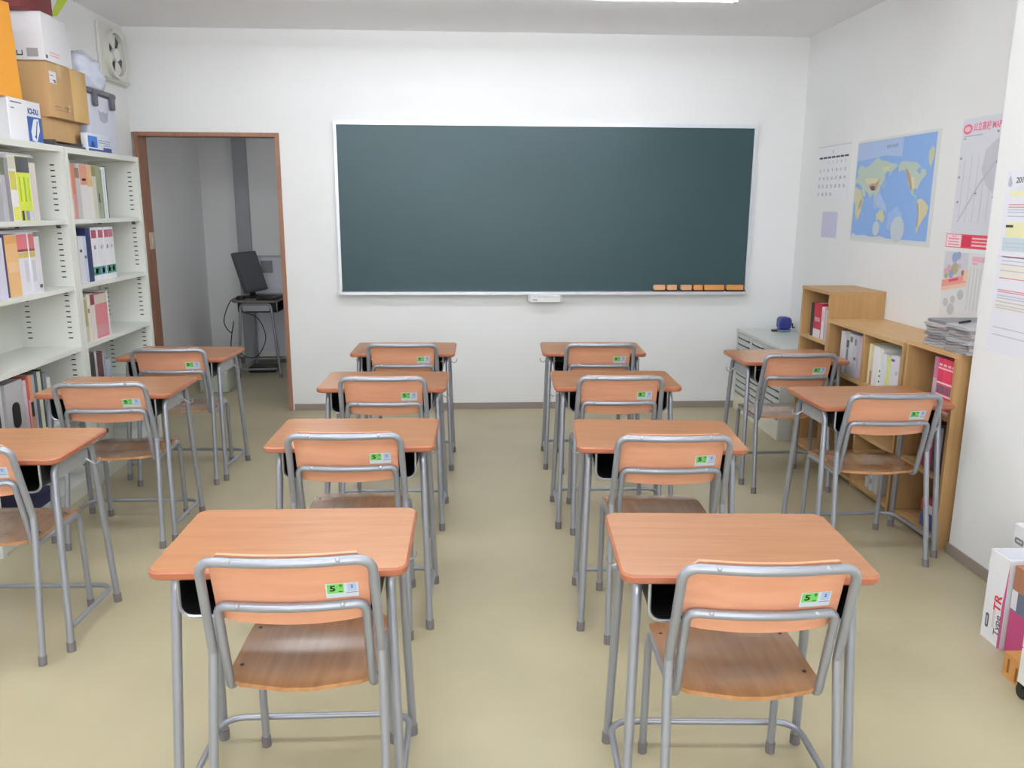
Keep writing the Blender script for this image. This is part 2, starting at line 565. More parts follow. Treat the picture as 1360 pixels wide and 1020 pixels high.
# ------------------------------------------------------------------ school desk
def make_desk(name, label, top_m=None):
    t = thing(name, label, 'desk')
    b = MB()
    b.prism(rrect(-0.30, 0.30, -0.20, 0.20, 0.034, 6), 0.678, 0.70, bevel=0.005)
    top = b.build('tabletop', [top_m or M_DESK, M_EDGE if top_m is None else top_m], t)
    for pl in top.data.polygons:
        if abs(pl.normal.z) < 0.8:
            pl.material_index = 1
    R = 0.0122
    for sx in (-1, 1):
        for sy in (-1, 1):
            foot = Vector((sx * 0.274, -0.193 if sy < 0 else 0.178, 0.012))
            top = Vector((sx * 0.254, sy * 0.132, 0.664))
            mid = Vector((sx * 0.254, 0.0, 0.664))
            lg = MB().tube(fillet([foot, top, mid], 0.045, 6), R, 12).build('leg', M_STEEL, t)
            dv = (top - foot).normalized()
            fb = MB()
            f0 = Vector((foot.x, foot.y, 0.0))
            fb.tube([f0, f0 + Vector((0, 0, 0.004)), f0 + dv * 0.031, f0 + dv * 0.034], 0.0147, 12)
            fb.build('rubber_foot', M_RUB, lg)
        ap = MB()
        ap.box(sx * 0.2475 - 0.0015, sx * 0.2475 + 0.0015, -0.118, 0.118, 0.598, 0.656)
        ap.build('side_plate', M_APRON, t)
        hk = MB().tube(fillet([(sx * 0.2555, 0.085, 0.615), (sx * 0.284, 0.09, 0.590), (sx * 0.302, 0.092, 0.600), (sx * 0.302, 0.092, 0.616)], 0.012, 4), 0.0032, 6)
        hk.build('bag_hook', M_WIRE, t)
    # open black tray under the top
    out = []
    x, zt, zb, r = 0.232, 0.676, 0.580, 0.03
    prof = [Vector((-x, zt)), ] 
    path = fillet([(-x, 0, zt), (-x, 0, zb), (x, 0, zb), (x, 0, zt)], r, 5)
    inner = fillet([(-x + 0.004, 0, zt), (-x + 0.004, 0, zb + 0.004), (x - 0.004, 0, zb + 0.004), (x - 0.004, 0, zt)], r - 0.003, 5)
    b = MB()
    n = len(path)
    y0, y1 = -0.178, 0.165
    vs_ = [(p.x, y, p.z) for y in (y0, y1) for p in path] + [(p.x, y, p.z) for y in (y0, y1) for p in inner]
    fs_ = []
    for i in range(n - 1):
        fs_.append((i, i + 1, n + i + 1, n + i))
        fs_.append((2 * n + i + 1, 2 * n + i, 3 * n + i, 3 * n + i + 1))
        fs_.append((i + 1, i, 2 * n + i, 2 * n + i + 1))
        fs_.append((n + i, n + i + 1, 3 * n + i + 1, 3 * n + i))
    fs_.append((0, n, 3 * n, 2 * n)); fs_.append((n - 1, 3 * n - 1, 4 * n - 1, 2 * n - 1))
    b.add(vs_, fs_)
    ol = [(p.x * 0.985, p.z) for p in path]
    b.prism([(-x + 0.004, zt - 0.001), (-x + 0.004, zb + 0.03), (-x + 0.03, zb + 0.005), (x - 0.03, zb + 0.005), (x - 0.004, zb + 0.03), (x - 0.004, zt - 0.001)],
            -0.164, -0.160, M=Matrix.Rotation(PI / 2, 4, 'X'))
    b.build('book_tray', M_BLACK, t)
    MB().tube([p + Vector((0, y0 - 0.003, -0.001)) for p in path], 0.0042, 6).build('tray_rim', M_WIRE, t)
    MB().tube(fillet([(-0.270, -0.165, 0.078), (-0.268, 0.174, 0.070), (0.268, 0.174, 0.070), (0.270, -0.165, 0.078)], 0.06, 6), 0.0092, 10).build('stretcher', M_STEEL, t)
    return t

DESKS = [
 ('nearest school desk in the column left of the centre aisle', -0.448, 1.978, -0.003),
 ('nearest school desk in the column right of the centre aisle', 0.656, 1.899, -0.056),
 ('second nearest school desk in the column left of the centre aisle', -0.422, 2.968, -0.017),
 ('second nearest school desk in the column right of the centre aisle', 0.690, 2.907, -0.076),
 ('third school desk from the front of photo, left of centre aisle', -0.405, 3.906, -0.023),
 ('third school desk from the front of photo, right of centre aisle', 0.703, 3.892, -0.027),
 ('farthest school desk left of the centre aisle, closest to the chalkboard', -0.380, 4.815, -0.017),
 ('farthest school desk right of the centre aisle, closest to the chalkboard', 0.730, 4.799, -0.048),
 ('nearest school desk beside the white bookcases, cut by the left edge', -1.663, 2.866, -0.018),
 ('middle school desk of three beside the white bookcases', -1.633, 3.819, -0.019),
 ('farthest school desk beside the white bookcases, before the doorway', -1.638, 4.699, -0.066),
 ('nearer school desk of two beside the wooden bookcases, below newspapers', 1.788, 3.492, 0.02),
 ('farther school desk beside the wooden bookcases, by the grey drawers', 1.795, 4.505, 0.012),
]
proto = make_desk('school_desk', DESKS[0][0])
for i, (lb, x, y, rz) in enumerate(DESKS):
    o = proto if i == 0 else copy_tree(proto)
    o.location = (x, y, 0); o.rotation_euler.z = rz
    o['label'] = lb + ', orange top, grey legs' if len(lb.split()) <= 12 else lb
    o['group'] = 'school desks in rows'

# ------------------------------------------------------------------ school chair
def hoop_y(z):
    if z >= 0.50:
        return -0.178 - (z - 0.50) / 0.265 * 0.077
    return -0.178 - (0.50 - z) / 0.50 * 0.075
def bow(x, amp=0.020):
    return -amp * max(0.0, 1 - (x / 0.17) ** 2)
def make_chair(name, label):
    t = thing(name, label, 'chair')
    R = 0.0112
    # seat: gently dished plywood with a bowed rear edge
    rows = []
    NY, NX = 14, 13
    for j in range(NY + 1):
        f = j / NY
        y = -0.195 + 0.385 * f
        hw = 0.182
        if y < -0.115:      # bowed rear
            q = (-0.115 - y) / 0.080
            hw = 0.182 * math.sqrt(max(0.03, 1 - q ** 2.3))
        if y > 0.155:
            q = (y - 0.155) / 0.035
            hw = 0.182 - 0.035 * (1 - math.sqrt(max(0, 1 - q * q)))
        row = []
        for i in range(NX):
            x = hw * (2 * i / (NX - 1) - 1)
            z = 0.412 - 0.010 * math.exp(-((y + 0.04) / 0.10) ** 2) * (1 - (x / 0.2) ** 2) - (0.016 * ((y - 0.02) / 0.17) ** 2 if y > 0.02 else 0)
            row.append((x, y, z))
        rows.append(row)
    b = MB().grid(rows, (0, 0, -0.011))
    b.build('seat', M_SEAT, t)
    sc_ = []
    for sx in (-1, 1):
        for y in (-0.085, 0.10):
            sb = MB().lathe([(0.0055, 0.0), (0.0045, 0.0016)], 8, M=Matrix.Translation((sx * 0.160, y, 0.4095 if y < 0 else 0.4075)))
            sb.build('screw', M_SLOT, t)
    # upper hoop carrying the backrest
    zt = 0.762
    mids = [(x, hoop_y(zt) + bow(x), zt) for x in (-0.12, -0.08, -0.04, 0, 0.04, 0.08, 0.12)]
    pts = fillet([(-0.196, hoop_y(0.50), 0.50), (-0.190, hoop_y(zt), zt), mids[0]], 0.055, 6) + mids[1:-1] + fillet([mids[-1], (0.190, hoop_y(zt), zt), (0.196, hoop_y(0.50), 0.50)], 0.055, 6)
    MB().tube(pts, R, 12).build('back_frame', M_STEEL, t)
    # lower hoop: cross bar, down to the seat, along its sides
    zl = 0.636
    mids = [(x, hoop_y(zl) + 0.004 + bow(x), zl) for x in (-0.12, -0.06, 0, 0.06, 0.12)]
    yl = hoop_y(zl) + 0.004
    L = fillet([(-0.178, 0.0, 0.388), (-0.170, -0.148, 0.384), (-0.168, yl, zl), mids[0]], [0, 0.035, 0.035, 0], 6)
    Rr = fillet([mids[-1], (0.168, yl, zl), (0.170, -0.148, 0.384), (0.178, 0.0, 0.388)], [0, 0.035, 0.035, 0], 6)
    MB().tube(L + mids[1:-1] + Rr, R * 0.96, 12).build('support_frame', M_STEEL, t)
    for sx in (-1, 1):
        p = fillet([(sx * 0.178, 0.0, 0.388), (sx * 0.181, 0.150, 0.390), (sx * 0.183, 0.166, 0.012)], 0.04, 6)
        lg = MB().tube(p, R * 0.96, 12).build('leg', M_STEEL, t)
        fb = MB(); f0 = Vector((sx * 0.183, 0.166, 0)); dv = Vector((-sx * 0.002, -0.02, 0.38)).normalized()
        fb.tube([f0, f0 + Vector((0, 0, 0.004)), f0 + dv * 0.029, f0 + dv * 0.032], 0.0134, 12)
        fb.build('rubber_foot', M_RUB, lg)
        p = [(sx * 0.196, hoop_y(0.50), 0.50), (sx * 0.1985, hoop_y(0.42) + 0.002, 0.42), (sx * 0.207, -0.252, 0.012)]
        lg = MB().tube(p, R, 12).build('leg', M_STEEL, t)
        fb = MB(); f0 = Vector((sx * 0.207, -0.253, 0)); dv = Vector((-sx * 0.01, 0.07, 0.42)).normalized()
        fb.tube([f0, f0 + Vector((0, 0, 0.004)), f0 + dv * 0.029, f0 + dv * 0.032], 0.0137, 12)
        fb.build('rubber_foot', M_RUB, lg)
        for z in (zt, zl):
            x = sx * 0.118
            c = Vector((x, hoop_y(z) + bow(x) + (0.004 if z == zl else 0) - R * 0.75, z + R * 0.55))
            M = Matrix.Translation(c) @ Matrix.Rotation(PI / 2 - 0.5, 4, 'X')
            MB().lathe([(0.0062, -0.002), (0.0058, 0.002), (0.003, 0.0042)], 8, M=M).build('bolt', M_WIRE, t)
    # bent plywood backrest in front of both bars
    rows = []
    NX, NZ = 17, 8
    HW = 0.176
    def back_pt(x, z):
        return (x, hoop_y(z) + bow(x) + R + 0.0055 + 0.003, z)
    for j in range(NZ + 1):
        row = []
        for i in range(NX):
            x = HW * (2 * i / (NX - 1) - 1)
            e = max(0.0, (abs(x) - (HW - 0.03)) / 0.03)
            z1 = 0.772 - 0.024 * (1 - math.sqrt(max(0, 1 - e * e)))
            zb = 0.577 + 0.010 * (x / HW) ** 2 + 0.03 * (1 - math.sqrt(max(0, 1 - e * e)))
            row.append(back_pt(x, zb + (z1 - zb) * j / NZ))
        rows.append(row)
    MB().grid(rows, (0, 0.0095, 0)).build('backrest', M_BACK, t)
    # size sticker on its rear side
    xc = 0.116
    def sk(x, z, o):
        p = back_pt(x, z); return (p[0], p[1] - o, p[2])
    def patch(x0, x1, z0, z1, o):
        n = 4
        return MB().grid([[sk(x0 + (x1 - x0) * i / n, z, o) for i in range(n + 1)] for z in (z0, (z0 + z1) / 2, z1)], (0, 0.0004, 0))
    lab = patch(0.080, 0.152, 0.650, 0.690, 0.0008).build('size_label', mat('silver_white_label', (206, 214, 222), 0.4), t)
    patch(0.083, 0.120, 0.663, 0.688, 0.0014).build('green_panel', mat('label_green', (120, 205, 100), 0.45), lab)
    patch(0.128, 0.148, 0.666, 0.688, 0.0014).build('blue_panel', mat('label_blue', (176, 192, 224), 0.45), lab)
    def ltext(nm, s, size, m, x, z, bold=0.0, sx=1.0):
        p = Vector(sk(x, z, 0.0022)); d = (Vector(sk(x + 0.01, z, 0)) - Vector(sk(x - 0.01, z, 0)))
        u_ = Vector(sk(x, z + 0.01, 0)) - Vector(sk(x, z - 0.01, 0))
        put_text(nm, s, size, m, lab, basis(p, d, u_), bold, sx)
    ltext('number_print', '5', 0.0215, flat((18, 34, 18)), 0.0955, 0.676, 0.0005, 1.35)
    ltext('mark_print', '号', 0.009, flat((52, 104, 52)), 0.1135, 0.6825)
    ltext('mark_print', '2', 0.012, flat((70, 84, 140)), 0.138, 0.679, 0.0002)
    patch(0.108, 0.117, 0.666, 0.668, 0.0020).build('line_print', flat((40, 74, 40)), lab)
    patch(0.124, 0.150, 0.6615, 0.663, 0.0014).build('line_print', flat((110, 116, 140)), lab)
    return t

CHAIRS = [
 ('nearest school chair left of the centre aisle, tucked under its desk', -0.408, 1.953, 0.0),
 ('nearest school chair right of the centre aisle, tucked under its desk', 0.662, 1.868, -0.045),
 ('second nearest school chair in the column left of the centre aisle', -0.424, 2.950, -0.01),
 ('second nearest school chair in the column right of the centre aisle', 0.700, 2.882, -0.03),
 ('third school chair from the front of photo, left of centre aisle', -0.390, 3.886, -0.01),
 ('third school chair from the front of photo, right of centre aisle', 0.697, 3.873, -0.02),
 ('farthest school chair left of the centre aisle, closest to the chalkboard', -0.374, 4.797, -0.01),
 ('farthest school chair right of the centre aisle, closest to the chalkboard', 0.745, 4.777, -0.02),
 ('nearest school chair beside the white bookcases, cut by the left edge', -1.655, 2.835, 0.0),
 ('middle school chair of three beside the white bookcases', -1.607, 3.798, 0.02),
 ('farthest school chair beside the white bookcases, before the doorway', -1.622, 4.665, 0.02),
 ('nearer school chair of two beside the wooden bookcases', 1.775, 3.470, -0.02),
 ('farther school chair beside the wooden bookcases, by the grey drawers', 1.750, 4.413, 0.0),
]
proto = make_chair('school_chair', CHAIRS[0][0])
for i, (lb, x, y, rz) in enumerate(CHAIRS):
    o = proto if i == 0 else copy_tree(proto)
    o.location = (x, y, 0); o.rotation_euler.z = rz
    o['label'] = lb
    o['group'] = 'school chairs tucked under the desks'

# ------------------------------------------------------------------ white bookcases on the left
XF = -2.05
XB = XL + 0.002
SHELF_TOPS = [0.085, 0.445, 0.785, 1.105, 1.445]
def white_bookcase(y0, y1, label):
    t = thing('white_bookcase', label, 'bookcase', (0, 0, 0), group='white bookcases along left wall')
    sp = 0.034
    for ya in (y0, y1 - sp):
        MB().box(XB, XF, ya, ya + sp, 0, 1.78).build('side_panel', M_SHELF, t)
    MB().box(XB, XF, y0, y1, 1.7805, 1.81).build('top_panel', M_SHELF, t)
    MB().box(XB, XB + 0.008, y0 + sp, y1 - sp, 0.0, 1.78).build('back_panel', M_SHELF, t)
    MB().box(XF - 0.03, XF - 0.012, y0 + sp, y1 - sp, 0, 0.06).build('plinth', M_SHELF, t)
    for z in SHELF_TOPS:
        MB().box(XB + 0.009, XF - 0.006, y0 + sp + 0.0005, y1 - sp - 0.0005, z - 0.023, z).build('shelf', M_SHELF, t)
    b = MB()
    for yy in (y0 + sp, y1 - sp):
        for xx in (XF - 0.05, XB + 0.05):
            for a, z in enumerate(SHELF_TOPS):
                zt = SHELF_TOPS[a + 1] - 0.04 if a < 4 else 1.74
                k = z + 0.045
                while k < zt:
                    b.box(xx - 0.011, xx + 0.011, yy - 0.0007, yy + 0.0007, k, k + 0.006)
                    k += 0.028
    stuff(b.build('pin_slots', M_SLOT, t))
    b = MB()
    for z in SHELF_TOPS[1:]:
        for yy, s in ((y0 + sp, 1), (y1 - sp, -1)):
            b.box(XF - 0.058, XF - 0.040, min(yy, yy + s * 0.012), max(yy, yy + s * 0.012), z - 0.037, z - 0.0235)
    stuff(b.build('shelf_clips', mat('clip_grey', (130, 130, 130), 0.4, metal=0.6), t))
    return t
white_bookcase(4.427, 5.386, 'tall white open bookcase next to the doorway')
white_bookcase(3.462, 4.423, 'tall white open bookcase cut by the left edge of photo')

# ------------------------------------------------------------------ books
def book(name, label, cat, x, y, z, thick, h, d, col, sgn, bands=(), group=None, lean=0.0, soft=False, text=None):
    """spine faces sgn*x; y is the centre of the spine; bands: (z0, z1, colour[, width fraction])"""
    t = thing(name, label, cat, (x, y, z), 0.0 if sgn > 0 else PI, group)
    if lean:
        t.rotation_euler.x = lean
    ct = 0.0025 if thick > 0.012 else thick * 0.18
    b = MB()
    b.box(-d, 0, -thick / 2, -thick / 2 + ct, 0, h)
    b.box(-d, 0, thick / 2 - ct, thick / 2, 0, h)
    b.box(-ct, 0.0, -thick / 2 + ct, thick / 2 - ct, 0, h)
    b.build('cover', flat(col, 0.5), t)
    MB().box(-d + 0.004, -ct - 0.0003, -thick / 2 + ct + 0.0002, thick / 2 - ct - 0.0002, 0.003, h - 0.004).build('pages', M_PAGE, t)
    for bd in bands:
        z0, z1, c = bd[:3]
        wf = bd[3] if len(bd) > 3 else 0.98
        MB().box(-0.0005, 0.0009, -thick / 2 * wf, thick / 2 * wf, z0 * h, z1 * h).build('spine_band', flat(c, 0.5), t)
    if text:
        s, size, zc, c = text
        put_text('spine_lettering', s, size, flat(c), t, basis((0.0014, 0, zc * h), (0, 1, 0), (0, 0, 1)))
    return t

def row(shelf_name, group, x, y, z, sgn, depth, specs, cat='book', name='book'):
    """specs: (thickness, height, colour, adjective phrase, bands, gap, text) laid along +y from y"""
    n = len(specs)
    for i, sp in enumerate(specs):
        th, h, c, adj = sp[:4]
        bands = sp[4] if len(sp) > 4 else ()
        gap = sp[5] if len(sp) > 5 else 0.0
        tx = sp[6] if len(sp) > 6 else None
        y += gap
        book(name, adj + ' ' + shelf_name, cat, x - sgn * random.uniform(0, 0.008), y + th / 2, z + 0.0005, th - 0.0012, h, depth - random.uniform(0, 0.02), c, sgn, bands, group, text=tx)
        y += th

XS = -2.078
DK = (70, 72, 78)
# right unit, top shelf
row('on top shelf of the bookcase by the doorway', 'books on top shelf by the doorway', XS, 4.475, 1.445, 1, 0.22, [
 (0.068, 0.30, (222, 176, 150), 'thick salmon pink book at left end', [(0.90, 0.99, (214, 206, 178)), (0.05, 0.35, (232, 196, 172))]),
 (0.044, 0.285, (214, 132, 112), 'red orange book second from left', [(0.0, 0.45, (206, 150, 148))]),
 (0.047, 0.275, (196, 192, 190), 'pale grey book with brown head', [(0.78, 0.97, (150, 118, 96))]),
 (0.081, 0.29, (222, 220, 218), 'white book with salmon upper half', [(0.62, 0.99, (216, 150, 128)), (0.70, 0.74, (176, 72, 72), 0.5)]),
 (0.060, 0.288, (224, 222, 214), 'white book with orange and olive head', [(0.60, 0.99, (214, 178, 132))]),
 (0.049, 0.287, (206, 204, 190), 'grey cream book with olive head', [(0.80, 0.99, (142, 138, 100))]),
 (0.068, 0.29, (152, 160, 128), 'sage green book', [(0.15, 0.48, (30, 30, 30), 0.12), (0.0, 0.3, (166, 172, 150), 0.9)]),
 (0.013, 0.27, (150, 158, 150), 'thin grey green booklet'),
 (0.052, 0.285, (232, 236, 236), 'white file with black edge', [(0.0, 0.97, (206, 214, 214), 0.3)], 0.004),
 (0.010, 0.29, (60, 62, 60), 'thin black folder at right end'),
])
# right unit, second shelf
row('on second shelf of the bookcase by the doorway', 'files on second shelf by the doorway', XS, 4.470, 1.105, 1, 0.22, [
 (0.046, 0.245, (214, 214, 208), 'grey white file at left end', [(0.72, 0.78, (30, 30, 30), 0.5), (0.45, 0.58, (90, 90, 92), 0.5)]),
 (0.012, 0.250, (96, 98, 100), 'thin dark grey folder'),
 (0.062, 0.250, (222, 222, 226), 'white file with grey dot', [(0.66, 0.72, (80, 80, 84), 0.4)]),
 (0.040, 0.250, (196, 208, 228), 'pale blue file', [(0.52, 0.58, (96, 112, 130), 0.6)]),
 (0.058, 0.290, (42, 54, 98), 'tall navy blue file'),
 (0.096, 0.292, (236, 234, 240), 'wide white volume beside navy file', [(0.80, 0.95, (178, 84, 100), 0.62), (0.10, 0.26, (84, 148, 124)), (0.13, 0.23, (150, 210, 180), 0.35)], 0.0, ('図', 0.026, 0.62, (80, 80, 84))),
 (0.070, 0.292, (232, 232, 238), 'second white reference volume', [(0.80, 0.95, (196, 104, 122), 0.86), (0.10, 0.26, (96, 148, 168)), (0.13, 0.23, (168, 206, 226), 0.4)], 0.0, ('説', 0.024, 0.62, (110, 110, 116))),
 (0.068, 0.292, (234, 234, 238), 'third white reference volume', [(0.80, 0.95, (196, 104, 122), 0.86), (0.10, 0.26, (84, 148, 124)), (0.13, 0.23, (150, 210, 180), 0.4)], 0.0, ('解', 0.024, 0.62, (110, 110, 116))),
 (0.070, 0.292, (228, 230, 234), 'rightmost white reference volume', [(0.80, 0.95, (186, 110, 124), 0.7), (0.10, 0.26, (104, 156, 138)), (0.13, 0.23, (170, 214, 196), 0.4)], 0.0, ('資', 0.022, 0.62, (140, 140, 146))),
], 'file', 'file')
# right unit, third shelf
row('on third shelf of the bookcase by the doorway', 'books on third shelf by the doorway', XS, 4.472, 0.785, 1, 0.20, [
 (0.051, 0.235, (210, 204, 196), 'cream grey book at left end', [(0.3, 0.7, (220, 190, 186))]),
 (0.046, 0.245, (206, 200, 176), 'pale olive book', [(0.35, 0.95, (176, 172, 120), 0.6)]),
 (0.034, 0.255, (228, 222, 210), 'white book with brown marks', [(0.6, 0.7, (160, 130, 90), 0.6)]),
 (0.051, 0.255, (226, 220, 214), 'white book with maroon head', [(0.76, 0.99, (140, 56, 72))]),
 (0.080, 0.245, (210, 132, 138), 'pink red book with pale head', [(0.78, 0.99, (206, 200, 182)), (0.06, 0.3, (206, 150, 158))]),
 (0.085, 0.245, (214, 128, 134), 'thick pink red book with pale head', [(0.78, 0.99, (208, 204, 188)), (0.06, 0.3, (208, 146, 152))]),
 (0.025, 0.25, (232, 230, 228), 'thin white book at right end'),
])
# right unit, fourth shelf
row('on fourth shelf of the bookcase by the doorway', 'books on fourth shelf by the doorway', XS, 4.472, 0.445, 1, 0.20, [
 (0.05, 0.27, (184, 184, 184), 'grey file at left end'),
 (0.06, 0.275, (74, 70, 74), 'dark charcoal file'),
 (0.025, 0.28, (196, 190, 190), 'thin grey white file'),
 (0.085, 0.265, (112, 72, 76), 'dark maroon file'),
 (0.02, 0.26, (190, 188, 188), 'thin pale file'),
 (0.07, 0.21, (120, 146, 190), 'blue plastic file at right end', [(0.5, 0.99, (190, 200, 216))]),
], 'file', 'file')
row('on bottom shelf of the bookcase by the doorway', 'books on bottom shelf by the doorway', XS, 4.472, 0.085, 1, 0.20, [
 (0.05, 0.27, (216, 216, 214), 'white file at left end'), (0.05, 0.27, (196, 206, 196), 'pale green file'), (0.05, 0.27, (214, 214, 206), 'cream file'),
 (0.05, 0.26, (222, 220, 214), 'white file with brown dot', [(0.6, 0.7, (110, 80, 60), 0.5)]), (0.06, 0.27, (208, 210, 200), 'grey green file at right end')], 'file', 'file')
# left unit, top shelf
row('on top shelf of the left edge bookcase', 'books on top shelf at left edge', XS, 3.80, 1.445, 1, 0.22, [
 (0.07, 0.285, (170, 168, 172), 'grey book at left end', [(0.7, 0.95, (96, 110, 84), 0.9)]),
 (0.035, 0.285, (186, 184, 190), 'pale grey book', [(0.72, 0.98, (110, 120, 96), 0.9)]),
 (0.030, 0.280, (150, 146, 150), 'thin grey book'),
 (0.065, 0.295, (238, 232, 232), 'white book with yellow patches', [(0.80, 0.98, (214, 210, 190)), (0.48, 0.76, (214, 204, 90), 0.8), (0.02, 0.22, (226, 224, 96), 0.7)]),
 (0.042, 0.295, (218, 226, 70), 'lime yellow book, left of three', [(0.75, 0.99, (84, 86, 90)), (0.01, 0.16, (70, 70, 80), 0.5), (0.30, 0.68, (160, 190, 50), 0.25)]),
 (0.040, 0.295, (214, 226, 72), 'lime yellow book, middle of three', [(0.75, 0.99, (88, 90, 94)), (0.01, 0.16, (150, 150, 180), 0.8), (0.30, 0.68, (150, 186, 56), 0.3)]),
 (0.038, 0.295, (214, 228, 84), 'lime yellow book, right of three', [(0.75, 0.99, (94, 96, 100)), (0.01, 0.16, (210, 210, 230), 0.9), (0.30, 0.68, (176, 206, 70), 0.25)]),
 (0.055, 0.27, (222, 212, 206), 'pale pink file at right end'),
])
# left unit, second shelf
row('on second shelf of the left edge bookcase', 'books on second shelf at left edge', XS, 3.755, 1.105, 1, 0.22, [
 (0.065, 0.27, (216, 214, 232), 'pale lilac book at left end'),
 (0.020, 0.285, (62, 66, 104), 'thin navy folder'),
 (0.095, 0.28, (232, 186, 130), 'wide pale orange book', [(0.86, 0.98, (226, 168, 104)), (0.40, 0.56, (236, 196, 150))]),
 (0.050, 0.285, (232, 230, 238), 'pink headed white book, left of three', [(0.74, 0.98, (226, 120, 130)), (0.70, 0.74, (140, 60, 50)), (0.60, 0.69, (220, 196, 120))]),
 (0.050, 0.285, (228, 228, 236), 'pink headed white book, middle of three', [(0.74, 0.98, (220, 130, 136)), (0.70, 0.74, (140, 70, 60)), (0.60, 0.69, (214, 196, 90)), (0.2, 0.55, (214, 214, 224), 0.6)]),
 (0.050, 0.285, (226, 226, 234), 'pink headed white book, right of three', [(0.74, 0.98, (206, 120, 122)), (0.70, 0.74, (146, 80, 70)), (0.60, 0.69, (206, 190, 110)), (0.2, 0.55, (204, 206, 216), 0.6)]),
 (0.050, 0.265, (226, 224, 228), 'pale white file at right end', [(0.08, 0.14, (90, 90, 96), 0.5)]),
])
# left unit, fourth shelf: magazine files with a dark finger hole, then folders
for k, (yc, wd, c) in enumerate([(3.60, 0.11, (200, 200, 200)), (3.755, 0.15, (192, 190, 192))]):
    t = thing('magazine_file', ['grey magazine file at the left edge, fourth shelf', 'grey magazine file with black oval hole, fourth shelf'][k], 'file box', (XS, yc, 0.4455), group='grey magazine files')
    hw = wd / 2 - 0.002
    b = MB()
    b.box(-0.24, 0, -hw, -hw + 0.003, 0, 0.285); b.box(-0.24, 0, hw - 0.003, hw, 0, 0.285)
    b.box(-0.003, 0, -hw + 0.003, hw - 0.003, 0, 0.285); b.box(-0.24, -0.237, -hw + 0.003, hw - 0.003, 0, 0.285); b.box(-0.237, -0.003, -hw + 0.003, hw - 0.003, 0, 0.003)
    b.build('shell', flat(c, 0.6), t)
    b = MB(); b.prism(rrect(-hw * 0.45, hw * 0.45, 0.07, 0.19, hw * 0.4, 4), 0.0001, 0.0012, M=basis((0, 0, 0), (0, 1, 0), (0, 0, 1)))
    b.build('finger_hole', M_BLACK, t)
    MB().box(-0.23, -0.02, -hw + 0.006, hw - 0.006, 0.004, 0.255).build('papers', M_PAGE, t)
row('on fourth shelf of the left edge bookcase', 'files on fourth shelf at left edge', XS, 3.838, 0.445, 1, 0.22, [
 (0.030, 0.27, (222, 206, 214), 'pale pink white folder'),
 (0.016, 0.285, (206, 96, 90), 'thin red folder', [(0.0, 0.6, (222, 170, 176))]),
 (0.036, 0.285, (222, 162, 118), 'orange file with black slot', [(0.30, 0.55, (30, 26, 26), 0.6)]),
 (0.030, 0.28, (176, 186, 200), 'pale blue grey file'),
 (0.022, 0.29, (98, 108, 116), 'dark slate folder'),
 (0.034, 0.285, (214, 218, 190), 'pale green white file'),
 (0.020, 0.29, (60, 66, 70), 'thin black green folder'),
 (0.034, 0.27, (140, 144, 146), 'grey file right of the black green folder'),
 (0.028, 0.24, (222, 224, 232), 'short white file at right end'),
], 'file', 'file')
# left unit, bottom shelf: navy binder lying flat
t = thing('lever_arch_file', 'dark navy file lying flat on bottom shelf at left edge', 'file', (XS, 3.87, 0.0855))
MB().box(-0.22, 0, -0.15, 0.15, 0.0, 0.003).build('cover', flat((40, 42, 84), 0.5), t)
MB().box(-0.22, 0, -0.15, 0.15, 0.055, 0.058).build('cover', flat((40, 42, 84), 0.5), t)
MB().box(-0.003, 0, -0.15, 0.15, 0.0031, 0.0549).build('spine', flat((44, 46, 90), 0.5), t)
MB().box(-0.215, -0.01, -0.14, 0.14, 0.0032, 0.05).build('pages', M_PAGE, t)
# loose white paper lying over the upright books
for lab, x, y0, y1, z in [('thin stack of white papers lying over books, top shelf at left edge', -2.2, 3.84, 4.20, 1.7415), ('white file tray lying over books, second shelf at left edge', -2.2, 3.80, 4.18, 1.3915)]:
    t = thing('paper_stack', lab, 'paper', (x, (y0 + y1) / 2, z), group='papers laid over the books')
    h = (y1 - y0) / 2
    for k in range(3):
        MB().box(-0.10, 0.105 - 0.004 * k, -h + 0.006 * k, h - 0.004 * k, 0.0042 * k, 0.0042 * k + 0.004).build('sheet', M_PAPER if k != 1 else flat((212, 208, 220)), t)

# ------------------------------------------------------------------ boxes on top of the white bookcases
ZT = 1.8105
def carton(name, label, x0, x1, y0, y1, z0, z1, m, group=None, tape=None):
    t = thing(name, label, 'box', ((x0 + x1) / 2, (y0 + y1) / 2, z0), group=group)
    hx, hy, h = (x1 - x0) / 2, (y1 - y0) / 2, z1 - z0
    b = MB(); b.prism(rrect(-hx, hx, -hy, hy, 0.004, 2), 0, h - 0.004, bevel=0.0015); b.build('carton_body', m, t)
    for s in (-1, 1):
        MB().box(-hx, hx, min(0.0008 * s, s * hy), max(0.0008 * s, s * hy), h - 0.0038, h).build('flap', m, t)
    if tape:
        tb = MB(); tb.box(-hx - 0.0004, hx + 0.0006, -0.022, 0.022, h + 0.0001, h + 0.0005); tb.box(hx + 0.0002, hx + 0.0006, -0.022, 0.022, h - 0.06, h)
        tb.build('tape', mat('buff_tape', (196, 168, 118), 0.35), t)
    return t
